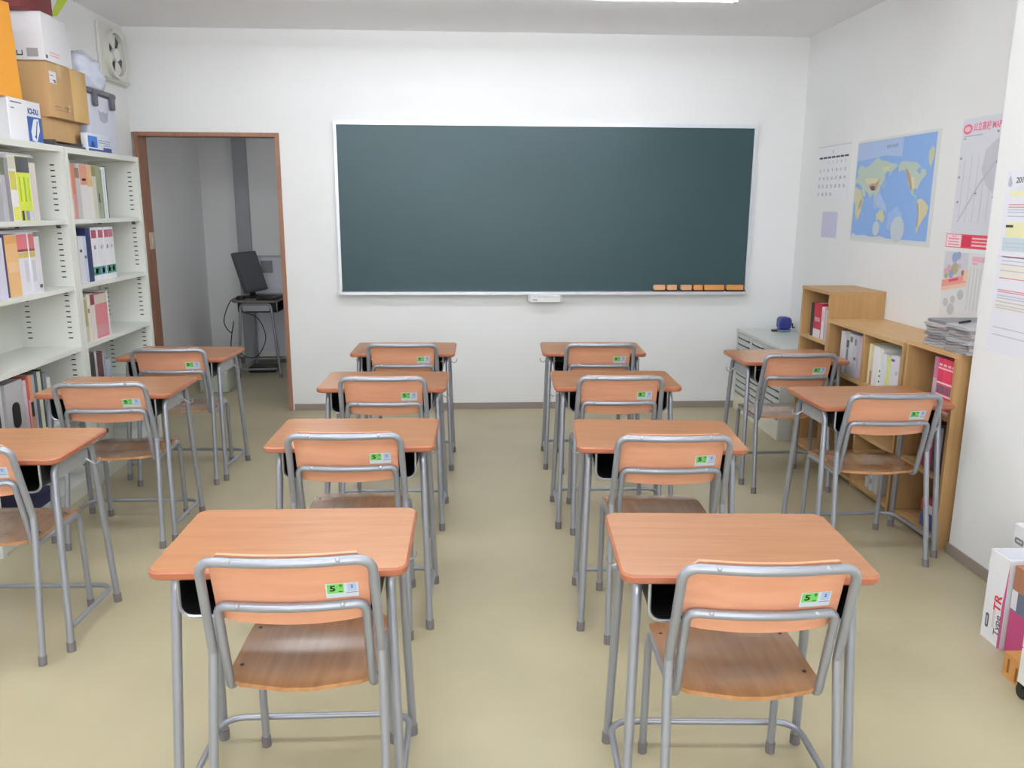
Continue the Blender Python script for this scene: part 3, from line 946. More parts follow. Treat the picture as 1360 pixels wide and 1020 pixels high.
# front faces point to +x: a sheet on that face reads with right = +y
t = carton('white_product_box', 'white box with blue panel and blue lettering on bookcase top', -2.33, -2.07, 3.982, 4.272, ZT, 1.998, M_PAPER)
sh = Sheet((0.1302, -0.145, 0), (0, 1, 0), (0, 0, 1))
sh.rects('blue_panel', [(0.155, 0.286, 0.004, 0.118)], flat((58, 98, 176)), t, off=0.0002)
sh.poly('white_emblem', [[(0.185, 0.01), (0.225, 0.004), (0.262, 0.06), (0.258, 0.112), (0.212, 0.108), (0.180, 0.05)]], flat((232, 238, 246)), t, off=0.0007)
sh.poly('pen_print', [[(0.213, 0.022), (0.222, 0.02), (0.247, 0.10), (0.241, 0.103)], [(0.206, 0.03), (0.222, 0.016), (0.228, 0.036)]], flat((52, 60, 92)), t, off=0.0011)
sh.text('lettering_print', 'ICI-DLI', 0.034, flat((48, 76, 150)), t, 0.215, 0.141, off=0.0008, bold=0.0012, sx=0.95)
sh.rects('small_print', [(0.02, 0.115, 0.166, 0.172), (0.02, 0.05, 0.14, 0.145)], flat((120, 130, 150)), t)
t = carton('white_product_box', 'plain white box at left edge beside blue lettered box', -2.33, -2.072, 3.69, 3.978, ZT, 1.985, M_PAPER)
t = carton('cardboard_box', 'brown cardboard box with white sticker under the white carton', -2.335, -2.10, 4.445, 4.690, 1.957, 2.222, M_CARD, 'cardboard boxes on the bookcase', True)
sh = Sheet((0.1177, -0.1225, 0), (0, 1, 0), (0, 0, 1))
sh.rects('shipping_sticker', [(0.015, 0.085, 0.165, 0.222)], M_PAPER, t)
sh.rects('sticker_print', [(0.048, 0.075, 0.178, 0.184), (0.06, 0.08, 0.170, 0.176), (0.02, 0.06, 0.2, 0.203)], flat((70, 70, 74)), t, off=0.001)
sh.rects('faint_print', [(0.04, 0.11, 0.05, 0.058), (0.05, 0.19, 0.036, 0.042), (0.15, 0.2, 0.048, 0.062)], flat((170, 132, 96)), t)
sh.rects('white_patch', [(0.19, 0.205, 0.04, 0.075)], flat((232, 220, 190)), t)
t = carton('cardboard_box', 'tan cardboard box right of the brown one on bookcase', -2.335, -2.098, 4.695, 4.868, 1.957, 2.224, M_CARD2, 'cardboard boxes on the bookcase', True)
t = carton('cardboard_box', 'low brown cardboard box underneath the brown boxes', -2.33, -2.13, 4.402, 4.815, 1.8425, 1.9565, M_CARD, 'cardboard boxes on the bookcase')
b = MB(); b.box(-2.335, -2.075, 4.395, 4.73, ZT, 1.8245); b.box(-2.335, -2.075, 4.395, 4.41, 1.8246, 1.842); b.box(-2.335, -2.082, 4.7, 4.715, 1.8246, 1.842)
tag(b.build('dark_board', flat((92, 84, 84))), 'dark flat tray lying under the low brown cardboard box', 'tray')
t = carton('white_carton', 'white carton with printed marks on top of brown box', -2.33, -2.10, 4.440, 4.695, 2.2255, 2.452, M_PAPER)
sh = Sheet((-0.115, -0.1279, 0), (1, 0, 0), (0, 0, 1))
sh.rects('marks_print', [(0.145, 0.20, 0.015, 0.055)], flat((170, 170, 176)), t)
sh.rects('marks_print', [(0.07, 0.085, 0.02, 0.05), (0.095, 0.125, 0.02, 0.026), (0.095, 0.1, 0.02, 0.045), (0.12, 0.125, 0.02, 0.045)], flat((70, 70, 76)), t)
sh = Sheet((0.1152, -0.1275, 0), (0, 1, 0), (0, 0, 1))
sh.rects('pink_print', [(0.05, 0.15, 0.028, 0.034), (0.05, 0.16, 0.042, 0.048)], flat((236, 190, 200)), t)
sh.rects('marks_print', [(0.01, 0.03, 0.012, 0.028)], flat((90, 90, 96)), t)
t = carton('white_carton', 'slim white carton squeezed behind the printed white carton', -2.32, -2.115, 4.70, 4.765, 2.2245, 2.405, M_PAPER)
t = carton('maroon_box', 'dark maroon box lying on top of the white carton', -2.33, -2.15, 4.36, 4.68, 2.4525, 2.58, flat((128, 52, 56)))
# orange document case standing on the white boxes
t = thing('document_case', 'bright orange cardboard document case standing on white boxes', 'file box', (-2.07, 3.98, 1.9985))
b = MB()
b.prism([(-0.155, 0), (0.142, 0), (0.118, 0.415), (-0.155, 0.40)], -0.004, 0.0, M=basis((-0.003, 0, 0), (0, 1, 0), (0, 0, 1)))
b.prism([(-0.155, 0), (0.142, 0), (0.118, 0.415), (-0.155, 0.40)], -0.14, -0.136, M=basis((-0.003, 0, 0), (0, 1, 0), (0, 0, 1)))
b.box(-0.139, -0.007, -0.155, 0.142, 0.0, 0.004)
b.add([(-0.139, 0.138, 0.004), (-0.007, 0.138, 0.004), (-0.007, 0.114, 0.41), (-0.139, 0.114, 0.41), (-0.139, 0.142, 0.004), (-0.007, 0.142, 0.004), (-0.007, 0.118, 0.41), (-0.139, 0.118, 0.41)],
      [(0, 1, 2, 3), (7, 6, 5, 4), (0, 4, 5, 1), (1, 5, 6, 2), (2, 6, 7, 3), (3, 7, 4, 0)])
b.build('case_shell', mat('orange_card', (240, 164, 40), 0.55), t)
b = MB(); b.prism(rrect(-0.11, -0.045, 0.03, 0.14, 0.02, 3), 0.0002, 0.001, M=basis((-0.003, 0, 0), (0, 1, 0), (0, 0, 1))); b.build('finger_hole', flat((96, 50, 22)), t)
MB().box(-0.13, -0.012, -0.145, 0.10, 0.0045, 0.36).build('papers', M_PAGE, t)
# lime paper strip on the wall
sh = Sheet((XL, 0, 0), (0, 1, 0), (0, 0, 1))
o = sh.poly('paper_strip', [[(5.105, 2.565), (5.185, 2.582), (5.335, 2.7), (5.235, 2.7)]], mat('lime_paper', (206, 222, 70), 0.6), None, off=0.0004, th=0.0015)
tag(o, 'lime green paper strip taped high on the left wall', 'paper strip')
# lilac storage tub with dark lid
t = thing('storage_tub', 'pale lilac plastic tub with dark grey lid on bookcase', 'storage box', (-2.215, 5.07, ZT))
Mb = mat('pale_lilac_plastic', (206, 208, 222), 0.4)
b = MB(); b.prism(rrect(-0.105, 0.110, -0.185, 0.185, 0.025, 4), 0.0, 0.318, bevel=0.006); b.build('tub_body', Mb, t)
b = MB(); b.prism(rrect(-0.115, 0.120, -0.198, 0.198, 0.03, 4), 0.3185, 0.352, bevel=0.008); ld = b.build('lid', flat((98, 98, 106), 0.45), t)
b = MB(); b.prism(rrect(0.085, 0.14, 0.255, 0.345, 0.01, 3), 0.1115, 0.128, M=basis((0, 0, 0), (0, 1, 0), (0, 0, 1)), bevel=0.003); b.build('latch', flat((90, 90, 98), 0.45), ld)
b = MB(); b.prism(rrect(-0.14, -0.09, 0.255, 0.345, 0.01, 3), 0.1115, 0.128, M=basis((0, 0, 0), (0, 1, 0), (0, 0, 1)), bevel=0.003); b.build('latch', flat((90, 90, 98), 0.45), ld)
b = MB(); b.prism([(-0.065, 0.24), (-0.05, 0.185), (0.0, 0.17), (0.05, 0.185), (0.065, 0.24), (0.03, 0.228), (0, 0.236), (-0.03, 0.228)][::1], 0.1102, 0.1112, M=basis((0, 0, 0), (0, 1, 0), (0, 0, 1))); b.build('emblem_print', flat((168, 170, 184)), t)
MB().box(0.1102, 0.1112, -0.10, 0.06, 0.07, 0.09).build('embossed_bar', flat((190, 192, 206)), t)
# small blue and white pack
t = thing('small_pack', 'small blue and white pack in front of lilac tub', 'packet', (-2.083, 4.89, ZT))
b = MB(); b.prism(rrect(-0.018, 0.018, -0.15, 0.15, 0.004, 2), 0.0, 0.095, bevel=0.002); b.build('wrapper', flat((222, 228, 240), 0.35), t)
sh = Sheet((0.0182, -0.15, 0), (0, 1, 0), (0, 0, 1))
sh.rects('blue_print', [(0.004, 0.12, 0.02, 0.08)], flat((70, 130, 214)), t, off=0.0002)
sh.rects('blue_print', [(0.004, 0.298, 0.001, 0.012), (0.19, 0.298, 0.012, 0.026)], flat((66, 78, 140)), t, off=0.0002)
sh.poly('dark_print', [[(0.03, 0.02), (0.09, 0.02), (0.075, 0.05), (0.05, 0.056)]], flat((40, 76, 150)), t, off=0.0007)
sh.rects('text_print', [(0.13, 0.29, 0.06, 0.064), (0.13, 0.28, 0.048, 0.052), (0.2, 0.29, 0.036, 0.04)], flat((150, 160, 184)), t)
# crumpled plastic bag lying on the tub
bm = bmesh.new()
bmesh.ops.create_icosphere(bm, subdivisions=4, radius=1)
from mathutils import noise
for v in bm.verts:
    p = v.co.copy()
    n1 = noise.noise(p * 2.3 + Vector((3, 1, 7))) * 0.22 + abs(noise.noise(p * 5.5)) * 0.16
    k = 1 + n1
    zz = p.z * k
    v.co = Vector((p.x * k * 0.10, p.y * k * 0.165 - 0.03 * p.z, max(-0.62, zz) * 0.125))
    v.co += Vector((0, 0, 0.0))
zmin = min(v.co.z for v in bm.verts)
for v in bm.verts: v.co.z -= zmin
me = bpy.data.meshes.new('plastic_bag'); bm.to_mesh(me); bm.free()
me.polygons.foreach_set('use_smooth', [True] * len(me.polygons))
me.materials.append(mat('milky_plastic_film', (216, 222, 240), 0.25, bump=0.6, bscale=22, spec=0.6))
o = bpy.data.objects.new('plastic_bag', me); COL.objects.link(o); o.location = (-2.215, 5.085, 2.1635)
tag(o, 'crumpled milky blue plastic bag lying on the lilac tub', 'bag')

# wall fan unit near the left ceiling corner
t = thing('ventilation_fan', 'white wall ventilation fan near the left ceiling corner', 'fan', (XL, 5.885, 2.49))
My = basis((0, 0, 0), (0, 1, 0), (0, 0, 1))
fr = MB()
fr.prism(rrect(-0.205, 0.205, -0.185, 0.18, 0.02, 4), 0.0005, 0.018, M=My, bevel=0.004)
fr.build('mounting_plate', mat('ivory_plastic', (222, 221, 212), 0.45), t)
def ring_(R0, R1, z0, z1, seg=28):
    b = MB(); vs_ = []; fs_ = []
    for k in range(seg):
        a = 2 * PI * k / seg
        for (r, z) in ((R0, z0), (R1, z0), (R1, z1), (R0, z1)):
            vs_.append(My @ Vector((r * math.cos(a), r * math.sin(a), z)))
    for k in range(seg):
        k2 = (k + 1) % seg
        for j in range(4):
            fs_.append((k * 4 + j, k * 4 + (j + 1) % 4, k2 * 4 + (j + 1) % 4, k2 * 4 + j))
    b.add(vs_, fs_); return b
ring_(0.135, 0.155, 0.018, 0.05).build('duct_ring', mat('ivory_plastic', (222, 221, 212), 0.45), t)
MB().lathe([(0.134, 0.0182), (0.134, 0.0192)], 28, M=My).build('dark_opening', flat((104, 104, 104)), t)
MB().lathe([(0.04, 0.02), (0.04, 0.045), (0.03, 0.052)], 16, M=My).build('motor_hub', M_WHITEP, t)
for k in range(4):
    a0 = k * PI / 2 + 0.3
    b = MB()
    ol = [(0.038 * math.cos(a0 + q), 0.038 * math.sin(a0 + q)) for q in (-0.3, 0.3)] + [(0.128 * math.cos(a0 + q), 0.128 * math.sin(a0 + q)) for q in (0.55, 0.2, -0.15, -0.5)]
    b.prism(ol[::-1] if False else [ol[0], ol[5], ol[4], ol[3], ol[2], ol[1]], 0.026, 0.031, M=My)
    b.build('blade', mat('ivory_plastic', (222, 221, 212), 0.45), t)
MB().box(0.0182, 0.03, -0.17, 0.17, -0.178, -0.155).build('vent_slot', flat((196, 194, 188)), t)
MB().tube([My @ Vector((0.17, -0.15, 0.02)), My @ Vector((0.17, -0.15, 0.05))], 0.01, 8).build('pull_knob', M_WHITEP, t)

# ------------------------------------------------------------------ small room beyond the doorway
t = make_desk('computer_desk', 'grey topped school desk with computer in small back room', wood('grey_desk_top', (118, 110, 104), (136, 128, 120), 'x', 0.45))
t.location = (-1.895, 7.62, 0); t.rotation_euler.z = PI / 2
# monitor seen from an angle
t = thing('computer_monitor', 'dark flat monitor tilted back on the grey desk', 'monitor', (-1.955, 7.60, 0.7005), math.radians(74))
b = MB(); b.prism(rrect(-0.10, 0.10, -0.09, 0.09, 0.02, 3), 0, 0.012, bevel=0.003); b.build('stand_base', M_BLACK, t)
b = MB(); b.box(-0.03, 0.03, 0.01, 0.035, 0.012, 0.16); b.build('stand_neck', M_BLACK, t)
Mm = Matrix.Translation((0, -0.03, 0.055)) @ Matrix.Rotation(PI / 2 - 0.30, 4, 'X')
b = MB(); b.prism(rrect(-0.19, 0.19, 0.0, 0.37, 0.008, 2), -0.03, 0.0, M=Mm, bevel=0.003); b.build('casing', mat('dark_grey_plastic', (74, 74, 80), 0.5), t)
b = MB(); b.prism(rrect(-0.175, 0.175, 0.022, 0.357, 0.003, 2), 0.0002, 0.001, M=Mm); b.build('screen', mat('dark_screen', (88, 88, 94), 0.35), t)
t = thing('laptop', 'black laptop computer lying open low on the grey desk', 'laptop', (-1.782, 7.44, 0.7005), math.radians(84))
b = MB(); b.prism(rrect(-0.13, 0.13, -0.085, 0.085, 0.008, 2), 0, 0.022, bevel=0.003); b.build('base', M_BLACK, t)
b = MB(); b.box(-0.115, 0.115, -0.01, 0.07, 0.0221, 0.0245); stuff(b.build('keys', flat((44, 44, 48)), t))
t = thing('mouse_cable_box', 'small black adapter beside the monitor on grey desk', 'adapter', (-2.03, 7.40, 0.7005))
b = MB(); b.prism(rrect(-0.03, 0.03, -0.05, 0.05, 0.008, 2), 0, 0.03, bevel=0.004); b.build('adapter_body', M_BLACK, t)
def cable(pts, label, r=0.0045):
    P = [Vector(p) for p in pts]
    out = []
    for i in range(len(P) - 1):
        p0 = P[max(i - 1, 0)]; p1 = P[i]; p2 = P[i + 1]; p3 = P[min(i + 2, len(P) - 1)]
        for k in range(6):
            f = k / 6
            out.append(0.5 * ((2 * p1) + (p2 - p0) * f + (2 * p0 - 5 * p1 + 4 * p2 - p3) * f * f + (3 * p1 - p0 - 3 * p2 + p3) * f ** 3))
    out.append(P[-1])
    return tag(MB().tube(out, r, 6).build('power_cable', M_BLACK), label, 'cable', 'black cables at the computer desk')
cable([(-2.03, 7.35, 0.7245), (-2.10, 7.31, 0.69), (-2.16, 7.29, 0.52), (-2.10, 7.28, 0.42), (-2.07, 7.27, 0.52), (-2.11, 7.28, 0.30), (-2.06, 7.28, 0.22), (-2.02, 7.28, 0.18)], 'black cable looping down left front leg of grey desk')
cable([(-1.98, 7.27, 0.60), (-1.86, 7.27, 0.55), (-1.80, 7.27, 0.38), (-1.87, 7.27, 0.22), (-1.97, 7.27, 0.20), (-2.05, 7.27, 0.26)], 'black cable hanging in a wide loop under grey desk')
b = MB(); b.prism(rrect(-2.055, -1.80, 7.56, 7.76, 0.03, 3), 0.0005, 0.05, bevel=0.01)
tag(b.build('black_device', M_BLACK), 'black flat device on the floor under grey desk', 'device')
# white panel with grey plate on the anteroom wall
t = thing('wall_board', 'white board leaning on wall behind the grey desk', 'board', (-1.75, AY, 0))
b = MB(); b.box(-0.325, 0.325, -0.02, -0.0005, 0.12, 1.03); b.build('panel', mat('bluish_white_board', (222, 224, 234), 0.5), t)
b = MB(); b.box(-0.33, 0.33, -0.026, -0.0005, 1.0305, 1.05); b.build('top_rail', flat((190, 190, 194)), t)
b = MB(); b.box(-0.25, -0.14, -0.032, -0.0205, 0.885, 1.0); b.build('grey_plate', flat((140, 142, 148)), t)
# light switch on the jamb
t = thing('light_switch', 'small beige switch plate on the brown left jamb', 'switch', (DL + 0.0252, 6.18, 1.265))
b = MB(); b.box(0.0, 0.008, -0.035, 0.035, -0.06, 0.06); b.build('switch_plate', flat((214, 196, 178)), t)
b = MB(); b.box(0.0082, 0.012, -0.012, 0.012, -0.025, 0.025); b.build('rocker', flat((226, 212, 196)), t)
# pale bin
t = thing('waste_bin', 'pale grey green bin on floor just beyond the doorway', 'bin', (-2.115, 6.84, 0))
b = MB()
o1 = rrect(-0.12, 0.12, -0.11, 0.11, 0.03, 4)
b.prism(o1, 0.0005, 0.185, bevel=0.006); b.build('bin_body', mat('pale_green_grey_plastic', (186, 190, 176), 0.5), t)
b = MB(); b.prism(rrect(-0.128, 0.128, -0.118, 0.118, 0.035, 4), 0.1855, 0.215, bevel=0.008); b.build('lid', mat('pale_green_grey_plastic', (186, 190, 176), 0.5), t)

# ------------------------------------------------------------------ grey drawer cabinet on the right
CX, CY0, CY1, CZ = 2.045, 5.165, 6.085, 0.62
t = thing('drawer_cabinet', 'pale grey cabinet of shallow drawers in right corner', 'cabinet', (CX, (CY0 + CY1) / 2, 0))
hy = (CY1 - CY0) / 2
b = MB(); b.box(0.012, XR - CX - 0.003, -hy, hy, 0.0, CZ - 0.02); b.build('carcass', M_CAB, t)
b = MB(); b.box(-0.004, XR - CX - 0.003, -hy - 0.003, hy + 0.003, CZ - 0.0195, CZ); b.build('top_panel', mat('pale_grey_green_top', (208, 212, 204), 0.3), t)
b = MB(); b.box(0.0, 0.0118, -hy, hy, 0.0, 0.13); b.build('plinth', mat('cream_plinth', (226, 222, 206), 0.5), t)
for k in range(4):
    yy = -hy + k * 2 * hy / 3
    a, c_ = max(-hy, yy - 0.012), min(hy, yy + 0.012)
    MB().box(0.0, 0.0118, a, c_, 0.1305, CZ - 0.02).build('stile', M_CAB, t)
NDR = 10
for k in range(3):
    for j in range(NDR):
        y0 = -hy + k * 2 * hy / 3 + 0.014; y1 = -hy + (k + 1) * 2 * hy / 3 - 0.014
        z0 = 0.134 + j * (CZ - 0.024 - 0.134) / NDR; z1 = z0 + (CZ - 0.024 - 0.134) / NDR
        d_ = MB().box(0.002, 0.0116, y0, y1, z0 + 0.014, z1 - 0.001).build('drawer', mat('drawer_grey', (192, 194, 192), 0.45), t)
        MB().box(0.006, 0.0116, y0, y1, z0 + 0.001, z0 + 0.0135).build('grip_recess', flat((66, 68, 70)), d_)
        MB().box(-0.004, 0.0018, (y0 + y1) / 2 - 0.09, (y0 + y1) / 2 + 0.09, z0 + 0.014, z0 + 0.020).build('pull', M_CAB, d_)
# blue sharpener on it
t = thing('pencil_sharpener', 'small dark blue pencil sharpener on the grey cabinet', 'pencil sharpener', (2.34, 5.93, CZ + 0.0003))
b = MB(); b.lathe([(0.050, 0.0), (0.052, 0.012), (0.050, 0.016)], 16); b.build('base', flat((96, 112, 150)), t)
b = MB()
b.prism(rrect(-0.045, 0.045, 0.0165, 0.11, 0.028, 5), -0.042, 0.042, M=Matrix.Rotation(PI / 2, 4, 'X'), bevel=0.01); b.build('body', mat('blue_plastic', (44, 56, 132), 0.3), t)
MB().tube(fillet([(0.045, 0, 0.06), (0.062, 0, 0.06), (0.064, -0.01, 0.03), (0.08, -0.01, 0.03)], 0.006, 3), 0.005, 6).build('crank', M_BLACK, t)
MB().box(-0.09, -0.0525, -0.012, 0.012, 0.0, 0.014).build('clamp_foot', flat((52, 56, 52)), t)

# ------------------------------------------------------------------ wooden bookcases on the right
XC = 2.115
XCB = XR - 0.003
def wooden_case(y0, y1, h, dividers, shelves, label):
    t = thing('wooden_bookcase', label, 'bookcase', (0, 0, 0), group='wooden bookcases along right wall')
    sp = 0.02
    for ya in [y0, y1 - sp] + [d - sp / 2 for d in dividers]:
        MB().box(XC, XCB, ya, ya + sp, 0.0, h - 0.0205).build('side_panel', M_CASE, t)
    MB().box(XC - 0.003, XCB, y0, y1, h - 0.02, h).build('top_panel', M_CASEY, t)
    xs = [y0 + sp] + [v for d in dividers for v in (d - sp / 2, d + sp / 2)] + [y1 - sp]
    for a in range(0, len(xs), 2):
        for z in shelves:
            MB().box(XC + 0.002, XCB - 0.007, xs[a] + 0.0003, xs[a + 1] - 0.0003, z - 0.02, z).build('shelf', M_CASEY, t)
        MB().box(XCB - 0.006, XCB, xs[a] + 0.0003, xs[a + 1] - 0.0003, 0.0, h - 0.0205).build('back_panel', M_CASEY, t)
    return t
wooden_case(4.685, 5.095, 1.042, [], [0.045, 0.40, 0.742], 'tallest wooden bookcase, next to the grey cabinet')
wooden_case(3.822, 4.682, 0.884, [4.236], [0.045, 0.33, 0.60], 'wide two column wooden bookcase in the middle')
wooden_case(3.385, 3.803, 0.904, [], [0.045, 0.33, 0.615], 'wooden bookcase with newspapers on top, by the pillar')

XQ = XC + 0.02
def rrow(where, group, y, z, specs, cat='book', name='book', d=0.2):
    """seen from the left the order runs from far (large y) to near; specs laid along -y"""
    for sp in specs:
        th, h, c, adj = sp[:4]
        bands = sp[4] if len(sp) > 4 else ()
        gap = sp[5] if len(sp) > 5 else 0
        y -= gap
        book(name, adj + ' ' + where, cat, XQ + random.uniform(0, 0.012), y - th / 2, z + 0.0005, th - 0.0012, h, d - random.uniform(0, 0.02), c, -1, bands, group)
        y -= th
rrow('in the tallest wooden bookcase', 'books in tallest wooden bookcase', 4.985, 0.742, [
 (0.045, 0.205, (52, 30, 34), 'dark brown book'),
 (0.105, 0.212, (190, 42, 62), 'wide red book with white foot', [(0.0, 0.24, (226, 220, 224)), (0.46, 0.58, (206, 150, 164), 0.7)]),
 (0.036, 0.195, (232, 214, 216), 'white pink book', [(0.55, 0.9, (232, 170, 170), 0.5)]),
 (0.030, 0.190, (178, 172, 184), 'lilac grey book'),
 (0.026, 0.185, (190, 186, 196), 'pale grey book'),
 (0.018, 0.14, (60, 56, 56), 'short black book')])
rrow('in left column of the wide wooden bookcase', 'files in left column of wide bookcase', 4.545, 0.60, [
 (0.05, 0.235, (206, 202, 206), 'white lilac file'),
 (0.05, 0.240, (188, 190, 190), 'grey file with black lettering', [(0.62, 0.8, (70, 72, 74), 0.6), (0.2, 0.6, (110, 116, 116), 0.4)]),
 (0.05, 0.235, (200, 202, 206), 'pale grey file', [(0.8, 0.93, (110, 112, 116), 0.6)]),
 (0.05, 0.235, (190, 190, 198), 'silver grey file', [(0.4, 0.47, (90, 92, 98), 0.5), (0.75, 0.9, (120, 122, 128), 0.4)]),
 (0.055, 0.236, (196, 178, 190), 'mauve grey file')], 'file', 'file')
rrow('in right column of the wide wooden bookcase', 'files in right column of wide bookcase', 4.215, 0.60, [
 (0.034, 0.215, (226, 222, 176), 'pale cream yellow file'),
 (0.022, 0.215, (216, 206, 170), 'thin cream file with red foot', [(0.0, 0.35, (196, 110, 110), 0.8)]),
 (0.048, 0.212, (234, 230, 232), 'white file'),
 (0.040, 0.208, (236, 236, 226), 'white file with three black dots', [(0.40, 0.45, (20, 20, 20), 0.42), (0.27, 0.32, (20, 20, 20), 0.42), (0.13, 0.18, (20, 20, 20), 0.42)]),
 (0.050, 0.190, (224, 226, 232), 'short bluish white file'),
 (0.038, 0.185, (218, 220, 140), 'yellow green file'),
 (0.040, 0.195, (226, 224, 232), 'lilac white file with dark mark', [(0.84, 0.9, (90, 88, 110), 0.8)]),
 (0.045, 0.20, (230, 222, 228), 'pinkish white file at right end', [(0.5, 0.6, (190, 190, 196), 0.5)])], 'file', 'file')
PK = [(0.0, 0.05, (250, 220, 214)), (0.30, 0.335, (246, 226, 230)), (0.36, 0.50, (120, 108, 124), 0.8), (0.53, 0.56, (240, 220, 228)), (0.80, 0.83, (244, 200, 206)), (0.86, 0.9, (236, 200, 206), 0.7)]
for k in range(5):
    book('workbook', ['pink workbook at left end of five by newspapers', 'second pink workbook of five by newspapers', 'middle pink workbook of five by newspapers', 'fourth pink workbook of five by newspapers', 'pink workbook at right end of five by newspapers'][k],
         'book', XQ + 0.004, 3.575 - 0.034 * k, 0.6155, 0.0325, 0.245, 0.2, [(190, 120, 150), (222, 66, 96), (226, 70, 98), (228, 72, 100), (222, 66, 92)][k], -1, PK if k else [(0.3, 0.6, (196, 170, 180))], 'pink workbooks')
rrow('in middle row of the pillar side bookcase', 'books in middle row by the pillar', 3.63, 0.33, [
 (0.035, 0.22, (158, 62, 74), 'dark red book', [(0.3, 0.5, (200, 150, 160), 0.7)]), (0.03, 0.225, (120, 66, 84), 'plum book'), (0.03, 0.215, (190, 84, 110), 'magenta book', [(0.5, 0.7, (220, 190, 200))]),
 (0.035, 0.22, (84, 76, 96), 'dark violet book'), (0.03, 0.215, (196, 190, 200), 'pale lilac book', [(0.2, 0.5, (110, 120, 130))]), (0.03, 0.22, (88, 60, 74), 'dark plum book at right end')])
t = thing('toy_box', 'small red and blue box on floor shelf by the pillar', 'box', (XQ + 0.06, 3.50, 0.0458))
b = MB(); b.prism(rrect(-0.05, 0.05, -0.085, 0.085, 0.006, 2), 0, 0.07, bevel=0.003); b.build('box_base', flat((86, 96, 150)), t)
b = MB(); b.prism(rrect(-0.05, 0.05, -0.085, 0.085, 0.006, 2), 0.0703, 0.14, bevel=0.01); b.build('lid', flat((196, 80, 84)), t)
MB().box(-0.0512, -0.0502, -0.03, 0.03, 0.08, 0.12).build('label_print', flat((232, 220, 224)), t)
rrow('on bottom shelf of the wide wooden bookcase', 'magazines on bottom shelf of wide bookcase', 4.13, 0.045, [
 (0.03, 0.19, (196, 198, 200), 'grey white magazine', [(0.3, 0.6, (140, 146, 150), 0.8)]), (0.03, 0.185, (180, 182, 184), 'grey magazine', [(0.4, 0.8, (120, 124, 128), 0.6)]),
 (0.03, 0.19, (206, 206, 208), 'white magazine', [(0.2, 0.35, (150, 150, 156), 0.8)]), (0.03, 0.19, (190, 192, 194), 'silver magazine'), (0.03, 0.185, (200, 200, 196), 'pale magazine at right end')], 'magazine', 'magazine')

# newspapers in two piles on the last bookcase
def newspaper(x, y, z, rz, k, lab, grp):
    th = 0.0145
    t = thing('newspaper', lab, 'newspaper', (x, y, z), rz, grp)
    c = [(190, 188, 188), (168, 166, 168), (200, 190, 188), (150, 150, 152)][k % 4]
    # three folded leaves with wavy outer edges
    for q in range(3):
        rows = []
        for i in range(4):
            r_ = []
            for j in range(9):
                yy = -0.085 + 0.17 * j / 8
                xx = -0.135 + 0.27 * i / 3
                wv = 0.0012 * math.sin(j * 1.3 + k + q) + (0.004 * (1 - abs(yy) / 0.085) if i == 0 else 0) * 0.2
                r_.append((xx + (0.004 * math.sin(j * 1.1 + q * 2 + k) if i in (0, 3) else 0), yy, 0.0048 * (q + 1) + wv * 0.25 - 0.0004))
            rows.append(r_)
        MB().grid(rows, (0, 0, -0.0040)).build('folded_sheet', flat((c[0] - 10 * (q == 1), c[1] - 10 * (q == 1), c[2] - 8 * (q == 1)), 0.8), t)
    return th
ORD = ['bottom', 'second', 'third', 'fourth', 'fifth', 'sixth', 'seventh', 'top']
for pi, (px, py, nm) in enumerate([(2.27, 3.605, 'left'), (2.27, 3.430, 'right')]):
    z = 0.9045
    for k in range(8):
        lab = '%s folded grey newspaper of the %s pile on bookcase' % (ORD[k], nm) + ('' if k in (0, 7) else ', counted upward')
        z += newspaper(px + random.uniform(-0.012, 0.012), py + random.uniform(-0.003, 0.003), z, random.uniform(-0.03, 0.03), k + pi, lab, 'newspapers piled on the bookcase') + 0.0006
t = thing('black_pen', 'black marker lying on top of the newspaper piles', 'pen', (2.20, 3.50, z + 0.006), 0.6)
MB().tube([(-0.05, 0, 0), (0.03, 0, 0)], 0.005, 8).build('barrel', M_BLACK, t)
MB().tube([(0.0305, 0, 0), (0.05, 0, 0)], 0.0055, 8).build('cap', M_BLACK, t)

# ------------------------------------------------------------------ paper on the right wall
def wall_sheet(name, label, cat, x, yl, yr, z0, z1, m=None, group=None):
    t = thing(name, label, cat, (x, yl, z0), group=group)
    wv, hv = yl - yr, z1 - z0
    s = Sheet((0, 0, 0), (0, -1, 0), (0, 0, 1))
    b = MB(); b.box(0, wv, 0, hv, 0.0005, 0.0016, M=s.M); b.build('paper_sheet', m or M_PAPER, t)
    s.off = 0.0018
    return t, s, wv, hv
def R_(s, nm, lst, c, t, off=0.0018):
    o = s.rects(nm, lst, flat(c), t, off=off)
    return stuff(o) if len(lst) > 1 else o

# calendar
t, s, wv, hv = wall_sheet('wall_calendar', 'white month calendar on right wall near the corner', 'calendar', XR, 5.805, 5.31, 1.578, 1.933)
R_(s, 'weekday_bar', [(0.02 + k * 0.0655, 0.02 + k * 0.0655 + 0.055, 0.272, 0.284) for k in range(7)], (70, 70, 74), t)
s.text('month_lettering', '11', 0.030, flat((150, 150, 154)), t, wv * 0.47, hv - 0.045, off=0.002)
b = MB(); b.box(0, wv, hv - 0.006, hv, 0.0017, 0.004, M=s.M); b.build('binding', flat((206, 206, 208)), t)
day = 1
for wk in range(5):
    for k in range(7):
        if wk == 0 and k < 2: continue
        if day > 30: break
        s.text('date_lettering', str(day), 0.030 if wk else 0.026, flat((140, 140, 148)) if (k or wk == 9) else flat((176, 150, 156)), t, 0.045 + k * 0.0645, 0.246 - wk * 0.053, off=0.002, bold=0.0003)
        day += 1
